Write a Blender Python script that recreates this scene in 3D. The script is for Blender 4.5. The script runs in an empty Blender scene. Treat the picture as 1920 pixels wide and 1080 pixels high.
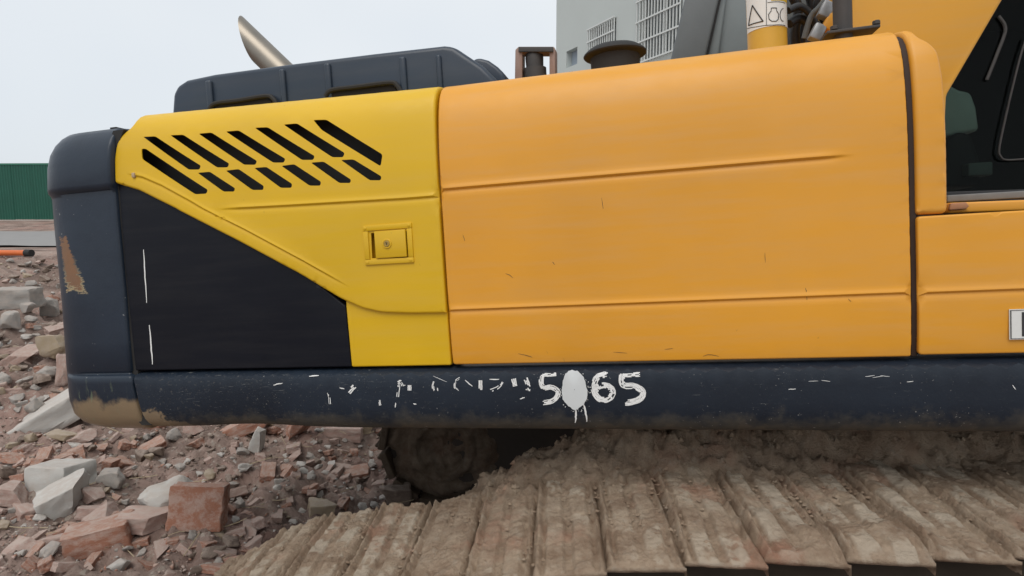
import bpy, bmesh, math, random
import numpy as np
from mathutils import Vector, Matrix
from mathutils.geometry import delaunay_2d_cdt
random.seed(7); rng = np.random.default_rng(7)
SC = bpy.context.scene
COL = SC.collection

# ------------------------------------------------------------------ camera
FPX = 1150.0; PITCH = math.atan(140 / FPX); CAMZ = 1.8
cam_d = bpy.data.cameras.new('camera'); cam = bpy.data.objects.new('camera', cam_d); COL.objects.link(cam)
cam_d.sensor_width = 36; cam_d.lens = FPX / 1920 * 36; cam_d.clip_start = 0.05; cam_d.clip_end = 2000
cam.location = (0, 0, CAMZ); cam.rotation_euler = (math.pi / 2 - PITCH, 0, 0)
SC.camera = cam

# ------------------------------------------------------------------ sky, sun, exposure
SUN_EL, SUN_AZ = math.radians(58), math.radians(200)      # azimuth from +Y towards +X: behind the camera
w = bpy.data.worlds.new('World'); SC.world = w; w.use_nodes = True
nt = w.node_tree; nt.nodes.clear()
sky = nt.nodes.new('ShaderNodeTexSky'); sky.sky_type = 'NISHITA'; sky.sun_disc = False
sky.sun_elevation = SUN_EL; sky.sun_rotation = SUN_AZ; sky.dust_density = 4; sky.air_density = 1.0
b1 = nt.nodes.new('ShaderNodeBackground'); b1.inputs[1].default_value = 0.10
nt.links.new(sky.outputs[0], b1.inputs[0])
b2 = nt.nodes.new('ShaderNodeBackground'); b2.inputs[1].default_value = 1.0     # even cloud cover
tcw = nt.nodes.new('ShaderNodeTexCoord'); nz = nt.nodes.new('ShaderNodeTexNoise'); nz.inputs['Scale'].default_value = 1.6
nz.inputs['Detail'].default_value = 3
nt.links.new(tcw.outputs['Generated'], nz.inputs['Vector'])
rmp = nt.nodes.new('ShaderNodeValToRGB'); rmp.color_ramp.elements[0].color = (.545, .585, .630, 1); rmp.color_ramp.elements[1].color = (.645, .668, .680, 1)
rmp.color_ramp.elements[0].position = .3; rmp.color_ramp.elements[1].position = .7
nt.links.new(nz.outputs[0], rmp.inputs[0]); nt.links.new(rmp.outputs[0], b2.inputs[0])
mx = nt.nodes.new('ShaderNodeMixShader'); mx.inputs[0].default_value = 0.88
nt.links.new(b1.outputs[0], mx.inputs[1]); nt.links.new(b2.outputs[0], mx.inputs[2])
wo = nt.nodes.new('ShaderNodeOutputWorld'); nt.links.new(mx.outputs[0], wo.inputs[0])
sd = bpy.data.lights.new('sun', 'SUN'); sd.energy = 1.0; sd.angle = math.radians(40); sd.color = (1, .97, .92)
sun = bpy.data.objects.new('sun', sd); COL.objects.link(sun)
sdir = Vector((math.sin(SUN_AZ) * math.cos(SUN_EL), math.cos(SUN_AZ) * math.cos(SUN_EL), math.sin(SUN_EL)))
sun.rotation_euler = sdir.to_track_quat('Z', 'Y').to_euler(); sun.location = (0, -5, 12)
SC.view_settings.view_transform = 'Standard'; SC.view_settings.look = 'None'
SC.view_settings.exposure = 0.50; SC.view_settings.gamma = 1
SC.view_settings.use_curve_mapping = False

# ------------------------------------------------------------------ pixel rays and the machine's own frame
def unit(v): v = np.array(v, float); return v / np.linalg.norm(v)
Rw = np.array([1, 0, 0.]); Fw = np.array([0, math.cos(PITCH), -math.sin(PITCH)]); Dw = np.array([0, -math.sin(PITCH), -math.cos(PITCH)])
W = np.stack([Rw, Dw, Fw], 1); CW = np.array([0, 0, CAMZ])
_x = unit([5053, -231, -1150]); _z = np.array([940, 17960, 1150.]); _z = -unit(_z - _x * (_z @ _x))
MX = W @ _x; MZ = W @ _z; MY = np.cross(MZ, MX); MM = np.stack([MX, MY, MZ], 1)
def ray(u, v): return W @ np.array([(u - 960) / FPX, (v - 540) / FPX, 1])
OO = CW + ray(840, 690) * 2.17 - MZ * 1.27
CL = MM.T @ (CW - OO)
def lray(u, v): return MM.T @ ray(u, v)
def on(axis, val, u, v):
    d = lray(u, v); return CL + d * ((val - CL[axis]) / d[axis])
def py(u, v, y): return on(1, y, u, v)                     # machine-frame point on the plane y

# ------------------------------------------------------------------ object helpers
def tag(o, label=None, cat=None, group=None, kind=None):
    if label: o['label'] = label
    if cat: o['category'] = cat
    if group: o['group'] = group
    if kind: o['kind'] = kind
    return o
def link(name, me, mat=None, parent=None):
    o = bpy.data.objects.new(name, me); COL.objects.link(o)
    if mat is not None and me is not None and not me.materials: me.materials.append(mat)
    if parent: o.parent = parent
    return o
def empty(name, loc=(0, 0, 0)):
    o = bpy.data.objects.new(name, None); COL.objects.link(o); o.location = loc; o.empty_display_size = .2; return o
def mesh(name, V, F, smooth=True, angle=40):
    me = bpy.data.meshes.new(name); me.from_pydata([tuple(map(float, v)) for v in V], [], F); me.update()
    if smooth:
        me.shade_smooth(); me.set_sharp_from_angle(angle=math.radians(angle))
    return me
def fixn(me):
    bm = bmesh.new(); bm.from_mesh(me); bmesh.ops.recalc_face_normals(bm, faces=bm.faces); bm.to_mesh(me); bm.free(); return me
def grid_mesh(name, P, mat=None, parent=None, smooth=True, angle=60):
    n, m, _ = P.shape
    me = bpy.data.meshes.new(name)
    idx = np.arange(n * m).reshape(n, m)
    q = np.stack([idx[:-1, :-1], idx[:-1, 1:], idx[1:, 1:], idx[1:, :-1]], -1).reshape(-1, 4)
    me.vertices.add(n * m); me.vertices.foreach_set('co', P.reshape(-1).astype(np.float32))
    me.loops.add(q.size); me.loops.foreach_set('vertex_index', q.reshape(-1).astype(np.int32))
    me.polygons.add(len(q)); me.polygons.foreach_set('loop_start', np.arange(0, q.size, 4, dtype=np.int32))
    me.update(calc_edges=True); me.validate()
    if smooth: me.shade_smooth()
    return link(name, me, mat, parent)
def bevel_bm(bm, w, seg=3):
    bmesh.ops.bevel(bm, geom=list(bm.edges), offset=w, segments=seg, profile=.5, affect='EDGES', clamp_overlap=True)
def bm_obj(name, bm, mat, parent=None, angle=40):
    bmesh.ops.recalc_face_normals(bm, faces=bm.faces)
    me = bpy.data.meshes.new(name); bm.to_mesh(me); bm.free(); me.shade_smooth(); me.set_sharp_from_angle(angle=math.radians(angle))
    return link(name, me, mat, parent)
def box(name, c, s, mat, parent=None, bev=.004, rot=None, seg=2):
    bm = bmesh.new(); bmesh.ops.create_cube(bm, size=1)
    bmesh.ops.scale(bm, vec=Vector(s), verts=bm.verts)
    if bev: bevel_bm(bm, bev, seg)
    if rot is not None: bmesh.ops.rotate(bm, verts=bm.verts, matrix=rot)
    bmesh.ops.translate(bm, vec=Vector(c), verts=bm.verts)
    return bm_obj(name, bm, mat, parent)
def prism(name, pts_px, y0, y1, mat, parent=None, bev=.01, seg=3):
    """outline traced on the plane y0 of the machine, given its real depth y1-y0"""
    P = [py(u, v, y0) for u, v in pts_px]
    bm = bmesh.new()
    a = [bm.verts.new((p[0], y0, p[2])) for p in P]; b = [bm.verts.new((p[0], y1, p[2])) for p in P]
    n = len(P); bm.faces.new(a); bm.faces.new(b[::-1])
    for i in range(n): bm.faces.new((a[i], b[i], b[(i + 1) % n], a[(i + 1) % n]))
    bmesh.ops.recalc_face_normals(bm, faces=bm.faces)
    if bev:
        ed = [e for e in bm.edges if e.calc_face_angle(0) > .35]
        bmesh.ops.bevel(bm, geom=ed, offset=bev, segments=seg, profile=.5, affect='EDGES', clamp_overlap=True)
    return bm_obj(name, bm, mat, parent, 35)
def tube_geo(P, r, n=10, cap=True, V=None, F=None):
    V = [] if V is None else V; F = [] if F is None else F
    P = [np.array(p, float) for p in P]; base = len(V); k = len(P)
    rr = r if hasattr(r, '__len__') else [r] * k
    up = np.array([.31, .17, .93]); 
    for i in range(k):
        t = unit(P[min(i + 1, k - 1)] - P[max(i - 1, 0)]); s = np.cross(t, up)
        if np.linalg.norm(s) < .2: s = np.cross(t, [1, 0, 0.1])
        s = unit(s); q = np.cross(s, t)
        for j in range(n):
            a = 2 * math.pi * j / n; V.append(P[i] + rr[i] * (math.cos(a) * s + math.sin(a) * q))
    for i in range(k - 1):
        for j in range(n):
            F.append((base + i * n + j, base + i * n + (j + 1) % n, base + (i + 1) * n + (j + 1) % n, base + (i + 1) * n + j))
    if cap:
        F.append(tuple(base + j for j in range(n))[::-1]); F.append(tuple(base + (k - 1) * n + j for j in range(n)))
    return V, F
def tube(name, P, r, mat, parent=None, n=10):
    V, F = tube_geo(P, r, n); return link(name, fixn(mesh(name, V, F)), mat, parent)
def smooth_path(P, n=6):
    P = [np.array(p, float) for p in P]; out = []
    for i in range(len(P) - 1):
        p0, p1, p2, p3 = P[max(i - 1, 0)], P[i], P[i + 1], P[min(i + 2, len(P) - 1)]
        for t in np.arange(n) / n:
            out.append(.5 * (2 * p1 + (p2 - p0) * t + (2 * p0 - 5 * p1 + 4 * p2 - p3) * t * t + (3 * p1 - p0 - 3 * p2 + p3) * t ** 3))
    out.append(P[-1]); return out
def lathe(name, prof, c, mat, parent=None, n=32):
    V = []; F = []
    for r, z in prof:
        for j in range(n):
            a = 2 * math.pi * j / n; V.append((c[0] + r * math.cos(a), c[1] + r * math.sin(a), c[2] + z))
    for i in range(len(prof) - 1):
        for j in range(n): F.append((i * n + j, i * n + (j + 1) % n, (i + 1) * n + (j + 1) % n, (i + 1) * n + j))
    F.append(tuple(range(n))[::-1]); F.append(tuple((len(prof) - 1) * n + j for j in range(n)))
    return link(name, fixn(mesh(name, V, F, angle=30)), mat, parent)

# numpy value noise
def _h(ix, iy, iz, s):
    n = (ix * 374761393 + iy * 668265263 + iz * 2147483647 + s * 1274126177).astype(np.int64) & 0xffffffff
    n = ((n ^ (n >> 13)) * 1274126177) & 0xffffffff
    n = ((n ^ (n >> 15)) * 2246822519) & 0xffffffff
    return ((n ^ (n >> 16)) & 0xffff) / 65535.0
def vnoise(x, y, z=0., s=0):
    x, y, z = np.broadcast_arrays(np.asarray(x, float), np.asarray(y, float), np.asarray(z, float))
    ix, iy, iz = np.floor(x).astype(np.int64), np.floor(y).astype(np.int64), np.floor(z).astype(np.int64)
    fx, fy, fz = x - ix, y - iy, z - iz
    fx, fy, fz = [t * t * t * (t * (t * 6 - 15) + 10) for t in (fx, fy, fz)]
    r = 0
    for a in (0, 1):
        for b in (0, 1):
            for c in (0, 1):
                r = r + _h(ix + a, iy + b, iz + c, s) * (fx if a else 1 - fx) * (fy if b else 1 - fy) * (fz if c else 1 - fz)
    return r * 2 - 1
def fbm(x, y, z=0., o=4, s=0, g=.5):
    r = 0; a = 1; k = 1
    for i in range(o): r = r + a * vnoise(np.asarray(x) * k, np.asarray(y) * k, np.asarray(z) * k, s + i * 17); a *= g; k *= 2.03
    return r
def ss(a, b, x): t = np.clip((np.asarray(x, float) - a) / (b - a), 0, 1); return t * t * (3 - 2 * t)

# ------------------------------------------------------------------ materials
class NT:
    def __init__(s, name):
        s.m = bpy.data.materials.new(name); s.m.use_nodes = True; s.t = s.m.node_tree; s.t.nodes.clear()
        s.o = s.t.nodes.new('ShaderNodeOutputMaterial'); s.p = s.t.nodes.new('ShaderNodeBsdfPrincipled')
        s.t.links.new(s.p.outputs[0], s.o.inputs[0]); s.tc = s.t.nodes.new('ShaderNodeTexCoord')
        s.geo = None
    def n(s, k, **kw):
        x = s.t.nodes.new('ShaderNode' + k)
        for a, b in kw.items(): setattr(x, a, b)
        return x
    def l(s, a, b): s.t.links.new(a, b)
    def vec(s, scale=(1, 1, 1), coord='Object', loc=(0, 0, 0)):
        m = s.n('Mapping'); m.inputs['Scale'].default_value = scale; m.inputs['Location'].default_value = loc
        s.l(s.tc.outputs[coord], m.inputs['Vector']); return m.outputs[0]
    def noise(s, scale, detail=4, rough=.55, vec=None, coord='Object', dist=0):
        x = s.n('TexNoise'); x.inputs['Scale'].default_value = scale; x.inputs['Detail'].default_value = detail
        x.inputs['Roughness'].default_value = rough; x.inputs['Distortion'].default_value = dist
        s.l(vec if vec is not None else s.tc.outputs[coord], x.inputs['Vector']); return x.outputs[0]
    def ramp(s, fac, stops):
        r = s.n('ValToRGB'); e = r.color_ramp.elements
        while len(e) < len(stops): e.new(.5)
        for el, (p, c) in zip(e, stops):
            el.position = p; el.color = (c, c, c, 1) if not hasattr(c, '__len__') else (*c, 1)
        s.l(fac, r.inputs[0]); return r.outputs[0]
    def mix(s, fac, a, b, mode='MIX'):
        x = s.n('Mix', data_type='RGBA', blend_type=mode)
        for i, v in ((0, fac), (6, a), (7, b)):
            if hasattr(v, 'is_output') or isinstance(v, bpy.types.NodeSocket): s.l(v, x.inputs[i])
            else: x.inputs[i].default_value = v if i == 0 else (*v, 1)
        return x.outputs[2]
    def math(s, op, a, b=None, c=None, clamp=False):
        x = s.n('Math', operation=op, use_clamp=clamp)
        for i, v in enumerate((a, b, c)):
            if v is None: continue
            if isinstance(v, bpy.types.NodeSocket): s.l(v, x.inputs[i])
            else: x.inputs[i].default_value = v
        return x.outputs[0]
    def xyz(s, coord='Object'):
        x = s.n('SeparateXYZ'); s.l(s.tc.outputs[coord], x.inputs[0]); return x.outputs
    def mrange(s, v, a, b, clamp=True):
        x = s.n('MapRange'); x.clamp = clamp; s.l(v, x.inputs[0]); x.inputs[1].default_value = a; x.inputs[2].default_value = b; return x.outputs[0]
    def bump(s, h, strength=.3, dist=.01):
        b = s.n('Bump'); b.inputs['Strength'].default_value = strength; b.inputs['Distance'].default_value = dist
        s.l(h, b.inputs['Height']); s.l(b.outputs[0], s.p.inputs['Normal'])
    def col(s, c):
        if isinstance(c, bpy.types.NodeSocket): s.l(c, s.p.inputs['Base Color'])
        else: s.p.inputs['Base Color'].default_value = (*c, 1)
    def rough(s, c):
        if isinstance(c, bpy.types.NodeSocket): s.l(c, s.p.inputs['Roughness'])
        else: s.p.inputs['Roughness'].default_value = c

def paint(name, c, dust=(.45, .36, .27), dusta=.12, rough=.44, coat=.22, spec=.36, dirt=0.25):
    t = NT(name)
    big = t.noise(1.3, 3, .5); st = t.noise(1.0, 4, .6, t.vec((2.2, 2.2, 26)))
    f = t.ramp(big, [(.35, 0), (.75, 1)])
    c2 = tuple(x * .86 for x in c)
    base = t.mix(f, c, c2)
    fd = t.math('MULTIPLY', t.ramp(st, [(.42, 0), (.8, 1)]), dusta)
    base = t.mix(fd, base, dust)
    sp = t.ramp(t.noise(55, 2, .5, t.vec((1, 1, .55))), [(.735, 0), (.76, 1)])       # small dirt flecks and chips
    gate = t.ramp(t.noise(2.1, 2), [(.52, 0), (.62, 1)])
    base = t.mix(t.math('MULTIPLY', t.math('MULTIPLY', sp, gate), dirt), base, (.05, .035, .03))
    film = t.math('MULTIPLY', t.ramp(t.noise(6, 8, .75, t.vec((1, 1, 1.6), loc=(2, 7, 1))), [(.46, 0), (.72, 1)]), dusta * .55)
    base = t.mix(film, base, tuple(x * .55 + y * .25 for x, y in zip(c, dust)))
    t.col(base); t.rough(t.math('MULTIPLY_ADD', t.noise(9, 5, .65), .26, rough - .08))
    t.p.inputs['Coat Weight'].default_value = coat; t.p.inputs['Coat Roughness'].default_value = .33
    t.p.inputs['Specular IOR Level'].default_value = spec
    t.bump(t.math('ADD', t.noise(2.4, 2), t.math('MULTIPLY', t.noise(260, 2), .02)), .22, .02)
    return t.m
def plain(name, c, rough=.6, var=.25, scale=12, bump=.15, metal=0, bscale=60, spec=.5):
    t = NT(name); f = t.noise(scale, 5, .6)
    t.col(t.mix(f, tuple(x * (1 - var) for x in c), tuple(min(1, x * (1 + var)) for x in c)))
    t.rough(t.math('MULTIPLY_ADD', f, .2, rough - .1)); t.p.inputs['Metallic'].default_value = metal
    t.p.inputs['Specular IOR Level'].default_value = spec
    if bump: t.bump(t.noise(bscale, 4), bump, .004)
    return t.m
ORANGE = paint('orange_paint', (.77, .340, .022), dusta=.17)
YELLOW = paint('yellow_paint', (.73, .44, .003), dusta=.08, dirt=.15)
BOOMP = paint('boom_paint', (.74, .35, .025), dusta=.15)
DARKP = paint('blue_black_paint', (.020, .033, .054), dust=(.12, .11, .10), dusta=.12, rough=.30, dirt=0)
BLACKP = paint('black_paint', (.0055, .0068, .0120), dust=(.05, .047, .045), dusta=.16, rough=.40, coat=.0, spec=.2, dirt=0)
RUBBER = plain('black_rubber', (.018, .017, .016), .75)
SEAM = plain('dark_inside', (.010, .008, .007), .9)
SEAL = plain('brown_seal', (.030, .013, .006), .7, .35, 6)
STEEL = plain('grey_steel', (.30, .30, .30), .45, .2, 30, .1, .6)
CHROME = plain('exhaust_metal', (.27, .24, .20), .42, .25, 8, .05, .9)
DKSTEEL = plain('dark_steel', (.045, .04, .037), .6, .4, 20)
BROWNPAINT = plain('brown_pink_paint', (.30, .20, .16), .6, .2)
GREYPLASTIC = plain('grey_cab_plastic', (.13, .14, .14), .5, .12)
LTGREY = plain('light_grey_green_plastic', (.62, .72, .67), .6, .12)
WHITEP = plain('white_paint', (.78, .78, .76), .6, .08, 60)
DECALW = plain('decal_white', (.72, .72, .69), .4, .06)
INK = plain('decal_ink', (.03, .03, .03), .5, .1)
DECALY = plain('decal_yellow', (.62, .42, .03), .4, .1)

def skirt_mat(name, zlo, zhi):
    t = NT(name); x, y, z = t.xyz()
    base = t.mix(t.ramp(t.noise(2.2, 3), [(.35, 0), (.7, 1)]), (.013, .021, .034), (.009, .014, .023))
    h = t.mrange(z, zlo, zhi)                                     # 0 low .. 1 high: splashed mud line with a ragged edge
    e = t.math('ADD', h, t.math('MULTIPLY_ADD', t.noise(9, 6, .7), .9, -.45))
    mud = t.ramp(e, [(.10, 1), (.34, 0)])
    base = t.mix(t.math('MULTIPLY', mud, .55), base, (.105, .088, .062))
    lx = t.mrange(x, -1.02, -1.55)                                 # tail corner: worn to brown rust and mud
    rn = t.math('ADD', t.math('MULTIPLY', lx, .5), t.math('SUBTRACT', t.math('MULTIPLY', t.noise(7, 6, .7), 1.5), t.math('MULTIPLY', h, 1.15)))
    r = t.ramp(rn, [(.62, 0), (.70, 1)])
    rust = t.mix(t.noise(14, 5), (.29, .20, .11), (.20, .15, .10))
    base = t.mix(t.math('MULTIPLY', t.math('MULTIPLY', r, t.ramp(lx, [(0, .12), (.35, 1)])), .9), base, rust)
    # fine pale scratches running along the beam
    s1 = t.ramp(t.noise(1.0, 5, .7, t.vec((7, 7, 210))), [(.66, 0), (.70, 1)])
    g1 = t.ramp(t.noise(5, 3), [(.46, 0), (.60, 1)])
    base = t.mix(t.math('MULTIPLY', t.math('MULTIPLY', s1, g1), .55), base, (.45, .45, .42))
    sp = t.ramp(t.noise(130, 2), [(.70, 0), (.74, 1)])
    base = t.mix(t.math('MULTIPLY', t.math('MULTIPLY', sp, g1), .55), base, (.5, .48, .44))
    # fine criss-cross scuffs and pale grit, thickest towards the tail
    tl = t.ramp(t.math('ADD', t.mrange(x, .6, -1.3), t.math('MULTIPLY_ADD', t.noise(4, 4), .8, -.4)), [(.2, .12), (.8, 1)])
    mp = t.n('Mapping'); mp.inputs['Rotation'].default_value = (0, .6, 0); mp.inputs['Scale'].default_value = (14, 14, 150); t.l(t.tc.outputs['Object'], mp.inputs[0])
    s2 = t.ramp(t.noise(1.0, 4, .7, mp.outputs[0]), [(.64, 0), (.68, 1)])
    s3 = t.ramp(t.noise(85, 5, .7), [(.60, 0), (.68, 1)])
    base = t.mix(t.math('MULTIPLY', t.math('MULTIPLY', s2, tl), .28), base, (.38, .38, .35))
    base = t.mix(t.math('MULTIPLY', t.math('MULTIPLY', s3, tl), .30), base, (.24, .22, .18))
    t.col(base); t.rough(t.math('MULTIPLY_ADD', mud, .35, .42))
    t.p.inputs['Specular IOR Level'].default_value = .35
    t.bump(t.math('ADD', t.noise(3, 3), t.math('MULTIPLY', t.noise(90, 4), .10)), .25, .02)
    return t.m
SKIRTM = skirt_mat('skirt_paint', 1.03, 1.27)
PX0 = float(py(137, 500, .03)[0]) + .035
def cw_mat():
    t = NT('counterweight_paint'); x, y, z = t.xyz()
    base = t.mix(t.ramp(t.noise(2.2, 3), [(.35, 0), (.7, 1)]), (.016, .027, .045), (.012, .020, .033))
    h = t.mrange(z, 1.0, 2.0)
    # bare rust patch with splintered edges on the tail corner
    zz = t.mrange(z, 1.60, 1.86, False)                                   # 0 bottom of the patch, 1 top
    cxp = t.math('MULTIPLY_ADD', zz, -.050, PX0)
    wv_ = t.math('MULTIPLY_ADD', zz, -.028, .058)
    dx_ = t.math('DIVIDE', t.math('ABSOLUTE', t.math('SUBTRACT', x, cxp)), wv_)
    dz_ = t.math('ABSOLUTE', t.math('MULTIPLY_ADD', zz, 2.0, -1.0))
    dd_ = t.math('MAXIMUM', dx_, t.math('MULTIPLY', dz_, t.math('MULTIPLY', dz_, 1.02)))
    pn = t.math('ADD', dd_, t.math('MULTIPLY_ADD', t.noise(1, 6, .75, t.vec((14, 14, 70))), 2.2, -1.1))
    patch = t.ramp(pn, [(.62, 1), (.72, 0)])
    rim = t.math('MULTIPLY', t.math('SUBTRACT', t.ramp(pn, [(.80, 1), (.92, 0)]), patch, None, True), t.ramp(zz, [(.1, 1), (.62, 0)]))
    base = t.mix(t.math('MULTIPLY', rim, .8), base, (.46, .36, .20))
    base = t.mix(patch, base, t.mix(t.noise(20, 5), (.24, .115, .05), (.17, .10, .06)))
    low = t.ramp(t.math('ADD', t.math('SUBTRACT', .13, h), t.math('MULTIPLY_ADD', t.noise(8, 6, .7), .42, -.21)), [(-.02, 0), (.06, 1)])
    lx = t.ramp(t.math('ADD', t.mrange(x, -1.25, -1.62), t.math('MULTIPLY_ADD', t.noise(6, 5), .9, -.45)), [(.25, 0), (.6, 1)])
    vl = t.ramp(t.math('ADD', h, t.math('MULTIPLY_ADD', t.noise(12, 5), .2, -.1)), [(.13, 1), (.17, 0)])
    base = t.mix(t.math('MULTIPLY', t.math('MAXIMUM', t.math('MULTIPLY', low, lx), vl), .9), base, t.mix(t.noise(14, 5), (.31, .215, .12), (.22, .165, .105)))
    sp = t.ramp(t.noise(70, 2), [(.715, 0), (.74, 1)]); g1 = t.ramp(t.noise(4, 3), [(.48, 0), (.62, 1)])
    base = t.mix(t.math('MULTIPLY', t.math('MULTIPLY', sp, g1), .6), base, (.5, .5, .48))
    gr = t.math('MULTIPLY', t.ramp(t.noise(1, 5, .7, t.vec((60, 60, 8))), [(.58, 0), (.66, 1)]), t.math('MULTIPLY', lx, t.ramp(h, [(.17, 1), (.27, 0)])))
    base = t.mix(t.math('MULTIPLY', gr, .6), base, (.20, .24, .15))
    t.col(base); t.rough(t.math('MULTIPLY_ADD', t.noise(8, 4), .2, .26))
    t.p.inputs['Specular IOR Level'].default_value = .42
    t.bump(t.math('ADD', t.noise(3, 3), t.math('MULTIPLY', t.noise(90, 4), .08)), .3, .02)
    return t.m
CWM = cw_mat()
def mud_mat(name, dark=1.0, red=.55):
    t = NT(name)
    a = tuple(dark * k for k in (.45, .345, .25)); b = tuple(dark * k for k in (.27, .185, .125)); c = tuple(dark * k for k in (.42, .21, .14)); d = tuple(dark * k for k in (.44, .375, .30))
    v = t.tc.outputs['Object']
    base = t.mix(t.ramp(t.noise(9, 8, .72), [(.36, 0), (.62, 1)]), b, a)
    base = t.mix(t.math('MULTIPLY', t.ramp(t.noise(3.7, 4, .6, t.vec((1, 1, 1), loc=(5, 3, 2))), [(.55, 0), (.68, 1)]), red), base, c)
    base = t.mix(t.math('MULTIPLY', t.ramp(t.noise(24, 6, .7, t.vec((1, 1, 1), loc=(1, 8, 2))), [(.54, 0), (.64, 1)]), .35), base, d)
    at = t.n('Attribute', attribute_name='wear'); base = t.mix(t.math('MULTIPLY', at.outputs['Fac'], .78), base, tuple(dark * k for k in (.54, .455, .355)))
    t.col(base); t.rough(.92); t.p.inputs['Specular IOR Level'].default_value = .2
    hh = t.math('ADD', t.noise(34, 9, .78), t.math('MULTIPLY', t.noise(150, 4, .7), .5))
    t.bump(hh, .9, .018)
    return t.m
MUD = mud_mat('caked_mud'); 
def ground_mat():
    t = NT('rubble_soil')
    base = t.mix(t.ramp(t.noise(1.6, 6, .65), [(.38, 0), (.62, 1)]), (.180, .128, .106), (.37, .275, .232))
    base = t.mix(t.math('MULTIPLY', t.ramp(t.noise(1.1, 5, .6, t.vec(loc=(4, 1, 0))), [(.50, 0), (.64, 1)]), .6), base, (.34, .205, .17))
    base = t.mix(t.math('MULTIPLY', t.ramp(t.noise(19, 5, .65), [(.56, 0), (.64, 1)]), .55), base, (.44, .39, .33))
    base = t.mix(t.math('MULTIPLY', t.ramp(t.noise(31, 5, .6, t.vec(loc=(3, 1, 0))), [(.60, 0), (.68, 1)]), .6), base, (.10, .07, .055))
    t.col(base); t.rough(.95); t.p.inputs['Specular IOR Level'].default_value = .15
    t.bump(t.math('ADD', t.noise(18, 8, .72), t.math('MULTIPLY', t.noise(95, 4, .7), .4)), .8, .03)
    return t.m
GROUND = ground_mat()
def rubble_mat(name, c1, c2, dust=(.36, .29, .235), da=.5):
    t = NT(name); oi = t.n('ObjectInfo')
    v = t.n('VectorMath', operation='ADD'); t.l(t.tc.outputs['Object'], v.inputs[0]); t.l(oi.outputs['Location'], v.inputs[1])
    base = t.mix(t.noise(3.5, 6, .65, v.outputs[0]), c1, c2)
    base = t.mix(t.math('MULTIPLY_ADD', oi.outputs['Random'], .5, 0), base, tuple(x * .66 for x in c1))
    base = t.mix(t.math('MULTIPLY', t.ramp(t.noise(4.2, 8, .72, v.outputs[0]), [(.44, 0), (.60, 1)]), da), base, dust)
    gn = t.n('NewGeometry'); sp_ = t.n('SeparateXYZ'); t.l(gn.outputs['Normal'], sp_.inputs[0])
    upf = t.math('MULTIPLY', t.ramp(sp_.outputs[2], [(.25, 0), (.9, 1)]), t.ramp(t.noise(5, 8, .72, v.outputs[0]), [(.36, 0), (.58, 1)]))
    base = t.mix(t.math('MULTIPLY', upf, .5), base, (.47, .39, .335))
    t.col(base); t.rough(.93); t.p.inputs['Specular IOR Level'].default_value = .2
    t.bump(t.math('ADD', t.noise(34, 7, .7, v.outputs[0]), t.math('MULTIPLY', t.noise(170, 3, .6, v.outputs[0]), .3)), .6, .012)
    return t.m
RM = {'brick': rubble_mat('red_brick', (.45, .20, .125), (.38, .20, .145), (.50, .40, .345), .6),
      'pink': rubble_mat('dusty_pink_brick', (.52, .36, .305), (.43, .28, .235), (.52, .43, .375), .7),
      'pale': rubble_mat('pale_concrete', (.64, .62, .58), (.52, .50, .465), (.50, .44, .385), .4),
      'grey': rubble_mat('grey_stone', (.42, .40, .37), (.31, .29, .27), (.48, .41, .355), .55),
      'tan': rubble_mat('tan_stone', (.44, .35, .24), (.34, .27, .19), (.42, .35, .29), .45),
      'clod': rubble_mat('earth_clod', (.24, .18, .145), (.16, .12, .095), (.33, .26, .21), .5)}

# ------------------------------------------------------------------ the ground and what lies far away
def base_h(x, y):
    """world ground height"""
    x = np.asarray(x, float); y = np.asarray(y, float)
    z = np.interp(y, [-50, 2.5, 3.6, 4.6, 5.6, 7, 9, 11.5, 13, 16, 24, 27, 34, 60, 400],
                  [-.05, -.02, .04, .14, .34, .62, .92, 1.05, .98, .93, 1.10, 1.46, 1.5, 1.5, 1.5])
    right = ss(-3.2, 0.4, x) * (1 - ss(12, 20, y)); z = z * (1 - .8 * right)
    z = z + .32 * np.exp(-((x + 4.9) / 1.1) ** 2 - ((y - 5.7) / .9) ** 2)
    z = z - .26 * ss(-1.7, -.9, x) * ss(2.4, 3.0, y) * (1 - ss(5.2, 6.2, y))
    return z
def ground_h(x, y):
    x = np.asarray(x, float); y = np.asarray(y, float)
    z = base_h(x, y)
    k = np.where(y < 14, 1, np.clip(1 - (y - 14) / 2.0, .05, 1))
    z = z + k * (.075 * fbm(x * 1.5, y * 1.5, 0, 3, 3) + .040 * np.abs(fbm(x * 5, y * 5, 0, 3, 9)) - .02)
    z = z + .16 * fbm(x * 2.3, y * 2.3, 0, 3, 63) * ss(4.6, 5.6, y) * (1 - ss(9, 12, y)) * (1 - ss(-3.4, -2.6, x))
    near = np.clip(1.4 - np.hypot(x, y) / 10, 0, 1)
    z = z + near * (.024 * fbm(x * 15, y * 15, 0, 4, 31, .68) + .030 * np.maximum(0, vnoise(x * 8, y * 8, 0, 77)) + .02 * np.maximum(0, vnoise(x * 19, y * 19, 0, 78)))
    return z
def spaced(a, b, d0, dense0, dense1, g=1.18):
    mid = list(np.arange(dense0, dense1 + 1e-6, d0)); lo = []; v = dense0; d = d0
    while v > a: d *= g; v -= d; lo.append(v)
    hi = []; v = mid[-1]; d = d0
    while v < b: d *= g; v += d; hi.append(v)
    return np.array(lo[::-1] + mid + hi)
gx = spaced(-320, 320, .02, -5.4, .9); gy = spaced(-40, 420, .02, 2.4, 7.2, 1.06)
GX, GY = np.meshgrid(gx, gy, indexing='xy'); GZ = ground_h(GX, GY)
ground = grid_mesh('ground', np.stack([GX, GY, GZ], -1), GROUND); tag(ground, kind='structure')
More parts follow.
